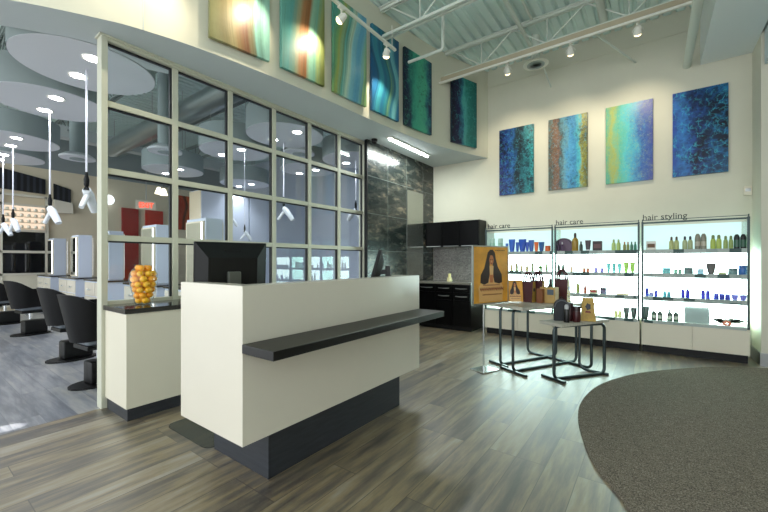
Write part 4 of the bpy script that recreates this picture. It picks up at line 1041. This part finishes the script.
for x, y, sh_lb, lb, cans in (
    (-4.68, 1.23, 'cloud beside the glass partition end post', 'largest round white ceiling cloud, right beside the glass partition end post', ((-4.39, 1.19), (-4.92, 1.21))),
    (-6.11, 1.23, 'second cloud of the left row', 'round white ceiling cloud, second along the left row of the salon', ((-5.81, 1.22), (-6.40, 1.23))),
    (-8.47, 1.23, 'third cloud of the left row', 'round white ceiling cloud, third along the left row of the salon', ((-8.21, 1.24), (-8.82, 1.26))),
    (-9.95, 1.32, 'farthest cloud of the left row', 'round white ceiling cloud, farthest along the left row of the salon', ((-9.68, 1.29), (-10.2, 1.3))),
    (-4.68, 3.74, 'middle row cloud nearest the glass', 'round white ceiling cloud nearest the glass in the middle row', ((-4.38, 3.72), (-4.96, 3.72))),
    (-6.09, 3.74, 'middle row cloud second from the glass', 'round white ceiling cloud second from the glass in the middle row', ((-5.86, 3.72), (-6.43, 3.69))),
    (-8.48, 3.74, 'middle row cloud farthest from the glass', 'round white ceiling cloud farthest from the glass in the middle row', ((-8.2, 3.75), (-8.83, 3.73))),
    (-4.74, 5.42, 'end row cloud nearest the glass', 'round white ceiling cloud nearest the glass, in the row by the end wall', ((-4.97, 5.48), (-4.5, 5.45))),
    (-6.02, 5.42, 'end row cloud second from the glass', 'round white ceiling cloud second from the glass, in the row by the end wall', ((-5.88, 5.51), (-6.40, 5.50))),
    (-8.43, 5.45, 'end row cloud farthest from the glass', 'round white ceiling cloud farthest from the glass, in the row by the end wall', ((-8.28, 5.54), (-8.80, 5.52)))):
    cloud(x, y, lb)
    for i, (cx_, cy_) in enumerate(cans): can(cx_, cy_, 30 if y < 2 else 42, '%s recessed downlight in the round white %s' % ('right' if i == 0 else 'left', sh_lb))
for x, y, z, lb in ((-9.03, 2.21, 3.27, 'round white ring diffuser hung between the left and middle cloud rows'), (-7.25, 3.05, 3.29, 'round white ring diffuser hung near the middle cloud row'), (-5.3, 4.55, 3.27, 'round white ring diffuser hung between the middle and end cloud rows')):
    r = thing('ring_diffuser', lb, 'diffuser', (x, y, z))
    MB().lathe([(.17, 0), (.28, 0), (.28, .03), (.2, .09), (.17, .09)], n=40).build('ring', M_disc, r, True)
    MB().cyl((0, 0, -.012), .12, .01, n=28).build('centre_plate', M_rim, r)
    MB().cyl((0, 0, .0), .12, 1.62, n=24).build('duct', M_rim, r, True)

def dryer(x, y, zc, label, rz, top=3.249, S_=1.3):
    r = thing('hair_dryer', label, 'hair dryer', (x, y, zc), rz, None); r.scale = (S_, S_, S_)
    MB().tube([(0, 0, .19), (0, 0, (top-zc)/S_)], .0075, n=8).build('cord', M_cord, r, True)
    MB().lathe([(.008, .07), (.017, .085), (.019, .13), (.012, .16), (.009, .19)], n=12).build('cord_grip', M_blackmat, r, True)
    MB().tube([(0, 0, .072), (0, 0, .045)], .02, taper=[.012, .024], n=10).build('plug', M_blackmat, r, True)
    b = MB(); b.tube([(-.012, 0, .04), (.0, 0, .045), (.03, 0, .02), (.10, 0, -.07), (.125, 0, -.11)], .03, taper=[.012, .03, .036, .032, .026], n=14)
    b.build('barrel', pm('#dfe3ea', .25), r, True)
    b = MB(); b.tube([(.015, 0, .01), (-.035, 0, -.05), (-.075, 0, -.10)], .02, taper=[.022, .02, .017], n=12); b.build('handle', pm('#e6e9ee', .25), r, True)
dryer(-4.708, 1.226, 1.95, 'white hair dryer on a long cord nearest the glass partition post', math.radians(140))
dryer(-6.467, 1.294, 1.92, 'white hair dryer hanging from the second cord at the left', math.radians(20))
dryer(-8.911, 1.302, 1.93, 'white hair dryer hanging from the third cord before the lit display', math.radians(15))
dryer(-9.72, 1.29, 1.90, 'white hair dryer at the far left edge beside the third cord', math.radians(30))
dryer(-4.963, 3.93, 2.10, 'white hair dryer hanging behind the glass right of the near monitor', math.radians(25))
dryer(-4.70, 5.46, 2.22, 'white hair dryer behind the last column of glass panes', math.radians(205))
dryer(-5.79, 3.74, 1.75, 'white hair dryer hanging behind the glass above the near monitor', math.radians(70), S_=.9)
dryer(-6.22, 3.74, 2.02, 'white hair dryer close beside a mullion left of the near monitor', math.radians(80), S_=.9)

# styling chairs
def chair_at(loc, rz, label):
    r = thing('styling_chair', label, 'chair', loc, rz, None); r.scale = (.74, .74, 1)
    m_ = MB(); path = []
    for k in range(7): path.append((.29-.0, .30-.36*k/6))
    for k in range(1, 12): a = -PI*k/12; path.append((.29*math.cos(a), -.06+.27*math.sin(a)))
    for k in range(7): path.append((-.29, -.06+.36*k/6))
    n = len(path); ring = []
    for i, (x, y) in enumerate(path):
        back = max(0, min(1, (-y+.05)/.38)); back = back*back*(3-2*back)
        top = .76+.17*back+.02; bot = .49-.02*back
        L = math.hypot(x, y+.06) or 1; nx, ny = (x/L, (y+.06)/L) if y < -.06 else ((1 if x > 0 else -1), 0)
        fl = .03+.05*back
        ring.append([m_.bm.verts.new(p) for p in ((x*.92, y*.92, bot), (x+nx*fl, y+ny*fl*1.3, top), (x+nx*(fl-.045), y+ny*(fl*1.3-.045), top), (x*.92-nx*.045, y*.92-ny*.045, bot))])
    for A, B in zip(ring, ring[1:]):
        for k in range(4): m_.bm.faces.new((A[k], A[(k+1) % 4], B[(k+1) % 4], B[k]))
    m_.bm.faces.new(ring[0]); m_.bm.faces.new(ring[-1][::-1])
    m_.build('back_shell', M_mesh, r, True)
    MB().box(-.215, .215, -.2, .36, .43, .54, bev=.03, seg=3).build('seat_cushion', M_seat, r, True)
    MB().box(-.22, .22, -.2, .345, .385, .429, bev=.01).build('seat_pan', M_blackmat, r)
    MB().cyl((0, .02, .27), .032, .115, n=16).build('column', M_chrome, r, True)
    MB().box(-.13, .13, -.12, .30, .022, .25, bev=.025).build('pump_housing', M_blackmat, r, True)
    m_ = MB(); m_.prism([(.24*math.cos(2*PI*k/24)*1.0, .03+.36*math.sin(2*PI*k/24)) for k in range(24)], 0, .021); m_.build('base_plate', M_blackmat, r)
    MB().tube([(-.13, .28, .38), (-.14, .42, .20), (-.15, .50, .12), (.15, .50, .12), (.14, .42, .20), (.13, .28, .38)], .014, n=8).build('footrest', M_chrome, r, True)
chair_at((-4.68, 1.31, 0), math.radians(6), 'black styling chair partly hidden by the end post of the glass partition')
chair_at((-6.12, 1.42, 0), math.radians(4), 'black styling chair second from the glass partition end post')
chair_at((-8.75, 1.48, 0), math.radians(8), 'black styling chair third from the glass partition end post')
chair_at((-10.6, 1.42, 0), math.radians(3), 'black styling chair at the left edge, farthest from the glass partition')

# styling stations: counter, drawers, two sided mirror tower
def station(x, y, label):
    r = thing('styling_station', label, 'styling station', (x, y, 0), 0, None)
    MB().box(-.25, .25, -.115, .115, .931, 1.84, bev=.003).build('tower', M_bluewall, r)
    for s in (-1, 1):
        f_ = MB().box(-.225, .225, s*.128-.012, s*.128+.012, .95, 1.80).build('mirror_frame', M_salonwall, r)
        MB().box(-.20, .17, s*.142-.0015, s*.142+.0015, .97, 1.78).build('mirror', M_mirror, f_)
        MB().box(.185, .212, s*.142-.003, s*.142+.003, .97, 1.78).build('light_strip', emit('station_strip_light', (.9, .95, 1), 3.5), f_)
    MB().box(-.62, .62, -.27, .27, .90, .93, bev=.003).build('worktop', M_counter, r)
    MB().box(-.60, .60, -.245, .245, .09, .899).build('carcass', M_bluewall, r)
    MB().box(-.58, .58, -.22, .22, 0, .089).build('plinth', M_blackmat, r)
    for s in (-1, 1):
        for k in range(2):
            for z0, z1 in ((.62, .88), (.35, .61), (.1, .34)):
                q0 = -.59+k*.6; d_ = MB().box(q0+.008, q0+.572, min(s*.246, s*.262), max(s*.246, s*.262), z0, z1-.008, bev=.002).build('drawer', M_lam, r)
                h = MB(); hx = q0+.29; h.tube([(hx-.05, s*.262, (z0+z1)/2), (hx-.03, s*.285, (z0+z1)/2-.02), (hx+.03, s*.285, (z0+z1)/2-.02), (hx+.05, s*.262, (z0+z1)/2)], .008, n=6); h.build('pull', M_steel, d_)
station(-4.9, 2.56, 'white styling station with mirror tower closest to the glass partition')
station(-6.36, 2.56, 'white styling station with mirror tower behind the urn of oranges')
station(-8.36, 2.56, 'white styling station with mirror tower third from the glass partition')
station(-10.16, 2.56, 'white styling station with mirror tower fourth from the glass partition')
station(-12.1, 2.56, 'white styling station with mirror tower farthest from the glass partition')

# tall pale partition block in the middle of the salon
struct('wall_block', MB().box(-9.55, -8.95, 5.95, 8.19, 0, 3.1), M_bluewall)
tb_ = thing('storage_tower', 'tall pale blue storage tower with cream side standing mid salon', 'cabinet', (-9.25, 5.2, 0))
MB().box(-.29, .30, -.60, .70, .1, 3.05, bev=.004).build('carcass', M_bluewall, tb_)
MB().box(-.28, .28, -.612, -.601, .12, 3.03).build('door', M_salonwall, tb_)
MB().box(-.28, .28, -.58, .68, 0, .099).build('plinth', M_blackmat, tb_)

# far wall: black slatted panels, glazed screens with a lit display, doors and art
XF = -13.4
def farpoly(name, pts, m_, label, cat, depth=.06):
    mb = MB(); mb.prism([(y, z) for y, z in pts], XF+.001, XF+depth, 'YZ'); o = mb.build(name, m_); tag(o, label, cat); return o
m, t, b = new_mat('black_slats')
tc = node(t, 'ShaderNodeTexCoord'); wv = node(t, 'ShaderNodeTexWave', Scale=2.6, wave_type='BANDS', bands_direction='Y'); t.links.new(tc.outputs['Object'], wv.inputs['Vector'])
t.links.new(ramp(t, wv.outputs['Fac'], [(.3, '#0b0c12'), (.9, '#2d303a')]), b.inputs['Base Color']); b.inputs['Roughness'].default_value = .5
farpoly('slat_panel', [(1.2, 3.15), (2.58, 3.10), (2.58, 3.50), (1.2, 3.75)], m, 'long black slatted panel high on the far salon wall', 'panel')
farpoly('slat_panel', [(2.75, 2.98), (3.12, 2.92), (3.12, 3.31), (2.75, 3.42)], m, 'short black slatted panel high on the far wall, right of the long one', 'panel')
farpoly('wall_ledge', [(2.72, 2.60), (3.12, 2.62), (3.12, 2.90), (2.72, 2.96)], M_lam, 'pale boxed ledge below the short black slatted panel', 'ledge', .25)
sn = thing('glazed_screen', 'white framed glazed screen with dark lower panes on the far salon wall', 'screen', (XF+.05, 1.6, 0))
fr = MB()
for y in (-.95, .12, 1.0): fr.box(0, .05, y-.035, y+.035, .1, 3.02)
for z in (.12, .93, 1.52, 2.08, 2.75, 3.0): fr.box(.0, .05, -.95, 1.0, z-.03, z+.03)
fr.build('frame', M_lam, sn)
for y0, y1 in ((-.914, .084), (.156, .964)):
    for z0, z1 in ((.965, 1.485), (1.555, 2.045)):
        MB().box(.006, .02, y0, y1, z0, z1).build('dark_pane', mat('dark_pane', '#0b0c10', .06), sn)
    MB().box(.0, .015, y0, y1, .155, .895).build('lower_panel', M_lam2, sn)
dsp = thing('wall_display', 'warm lit jar display behind the white framed screen', 'display', (XF+.056, 1.6, 0))
MB().box(0, .008, -.91, .96, 2.12, 2.72).build('back_board', emit('warm_lit_board', (1, .80, .62), .55), dsp)
for z in (2.13, 2.28, 2.43, 2.58): MB().box(.008, .12, -.91, .96, z, z+.012).build('shelf', M_salonwall, dsp)
jm = MB(); jm.lathe([(.035, 0), (.04, .01), (.04, .05), (.03, .06), (.032, .075)], n=10); pj = jm.build('jar', mat('bright_white_jar', '#fff4e2', .3), smooth=True)
pj.location = (XF+.12, .75, 2.143); tag(pj, 'small white jar on the warm lit display at the far left', 'jar', 'white jars on the far display')
for iz, z in enumerate((2.143, 2.293, 2.443, 2.593)):
    for k in range(14):
        if iz == 0 and k == 0: continue
        o = pj.copy(); COL.objects.link(o); o.location = (XF+.12, .75+k*.135, z)
M_red = mat('dark_red_lacquer', '#a01a1e', .3, var=.1, scale=2)
farpoly('red_panel', [(4.36, 0), (4.82, 0), (4.82, 2.95), (4.36, 2.95)], M_red, 'dark red wall panel left of the exit sign in the salon', 'panel')
farpoly('red_panel', [(5.02, 0), (5.55, 0), (5.55, 2.95), (5.02, 2.95)], mat('red_lacquer', '#c42a22', .3, var=.1, scale=2), 'brighter red wall panel right of the exit sign in the salon', 'panel')
RA = art_waves('red_abstract', [(0, '#8d140f'), (.3, '#c8361a'), (.5, '#2b0d0c'), (.7, '#d8561f'), (1, '#8f1a12')], 2.0, .6, 1.3)
o = canvas('red and orange abstract canvas on the far salon wall', RA, .5, 1.2, (XF+.0205, 6.25, 2.38), PI/2)
ex = thing('exit_sign', 'red lit EXIT sign hanging in the salon', 'sign', (-11.5, 4.34, 2.72), math.radians(78))
MB().box(-.24, .24, -.02, .02, 0, .26, bev=.004).build('housing', M_lam2, ex)
MB().cyl((0, 0, .261), .01, 1.298, n=8).build('stem', M_steel, ex)
cu = bpy.data.curves.new('lettering', 'FONT'); cu.body = 'EXIT'; cu.size = .2; cu.extrude = .003; cu.align_x = 'CENTER'
o = bpy.data.objects.new('tmp', cu); COL.objects.link(o); bpy.context.view_layer.update()
me = bpy.data.meshes.new_from_object(o.evaluated_get(bpy.context.evaluated_depsgraph_get())); bpy.data.objects.remove(o)
for v in me.vertices: v.co = Vector((v.co.x*.85, -.0245-v.co.z, v.co.y*1.0+.06))
me.materials.append(E_exit); o = bpy.data.objects.new('lettering', me); COL.objects.link(o); o.parent = ex
wl = thing('wall_globe', 'round white globe lamp on the far salon wall', 'lamp', (XF+.02, 3.99, 3.13))
MB().cyl((-.018, 0, 0), .08, .05, axis='X', n=20).build('mount', M_white, wl)
MB().sphere((.12, 0, 0), .15, sc=(.6, 1, 1)).build('globe', emit('globe_glass', (.9, .95, 1), 1.4), wl, True)
for x, y, lb in ((-9.7, 4.05, 'middle'), (-9.6, 3.9, 'left'), (-9.3, 4.1, 'right')):
    r = thing('pendant_lamp', 'small glowing cone pendant, %s one of the cluster before the red panels' % lb, 'lamp', (x, y, 2.9))
    MB().lathe([(.03, .16), (.04, .15), (.09, 0), (.085, 0)], n=20, cap=False).build('shade', emit('warm_glass_shade', (1, .9, .7), 2), r, True)
    MB().sphere((0, 0, .03), .035).build('bulb', E_hal, r)
    MB().tube([(0, 0, .161), (0, 0, 1.98)], .004, n=6).build('cord', M_blackmat, r)
bd = MB().box(-11.75, -11.45, -3.5, 8.15, 4.28, 4.55); tag(bd.build('air_duct', mat('pale_duct', '#c3cacb', .4)), 'long pale rectangular duct crossing the salon before the far wall', 'duct')
dm = mat('galvanised_duct', '#9aa3a3', .3, metal=.7)
d2 = thing('spiral_duct', 'round galvanised duct running above the salon clouds', 'duct', (-8, 3.43, 4.15))
q = MB(); q.lathe([(.2, 0)]+[(.2+(.006 if k % 2 else 0), .12*k) for k in range(1, 56)], n=24, M=Matrix.Translation((-3.2, 0, 0)) @ Matrix.Rotation(PI/2, 4, 'Y')); q.build('duct', dm, d2, True)
sh_ = MB()
for x in (-3, 0, 3): sh_.cyl((x, 0, .21), .008, .5, n=6)
sh_.build('hanger', M_steel, d2)

# ------------------------------------------------------------------ light and camera
tl = bpy.data.lights.new('tube_lamp', 'AREA'); tl.shape = 'RECTANGLE'; tl.size = .05; tl.size_y = 1.2; tl.energy = 26; tl.color = (.92, 1, .98)
o = bpy.data.objects.new('tube_lamp', tl); COL.objects.link(o); o.location = (-3.375, 5.35, ZS-.055)
W = bpy.data.worlds.new('daylight'); SC.world = W; W.use_nodes = True
bg = W.node_tree.nodes['Background']; bg.inputs[0].default_value = (.92, .97, 1, 1); bg.inputs[1].default_value = 1.8
sl = spot_lamp((-4.9, -3.6, 3.0), (-3.99, .53, 0), 4200, (1, .97, .9), 1.7, .1, .002); sl.name = 'sun_patch_spot'  # added spot without fixture, stands in for a patch of sunlight

cam = bpy.data.cameras.new('camera'); co = bpy.data.objects.new('camera', cam); COL.objects.link(co)
cam.sensor_width = 36; cam.lens = 36*366/768; cam.shift_y = 5/768; cam.clip_start = .05; cam.clip_end = 100
co.location = (0, 0, 1.28); co.rotation_euler = (PI/2, 0, math.radians(36.3))
SC.camera = co
vs = SC.view_settings; vs.view_transform = 'Standard'; vs.look = 'None'; vs.exposure = .62; vs.gamma = 1; vs.use_curve_mapping = False
SC.cycles.use_denoising = True
SC.cycles.max_bounces = 8; SC.cycles.transparent_max_bounces = 16
SC.cycles.sample_clamp_indirect = 6
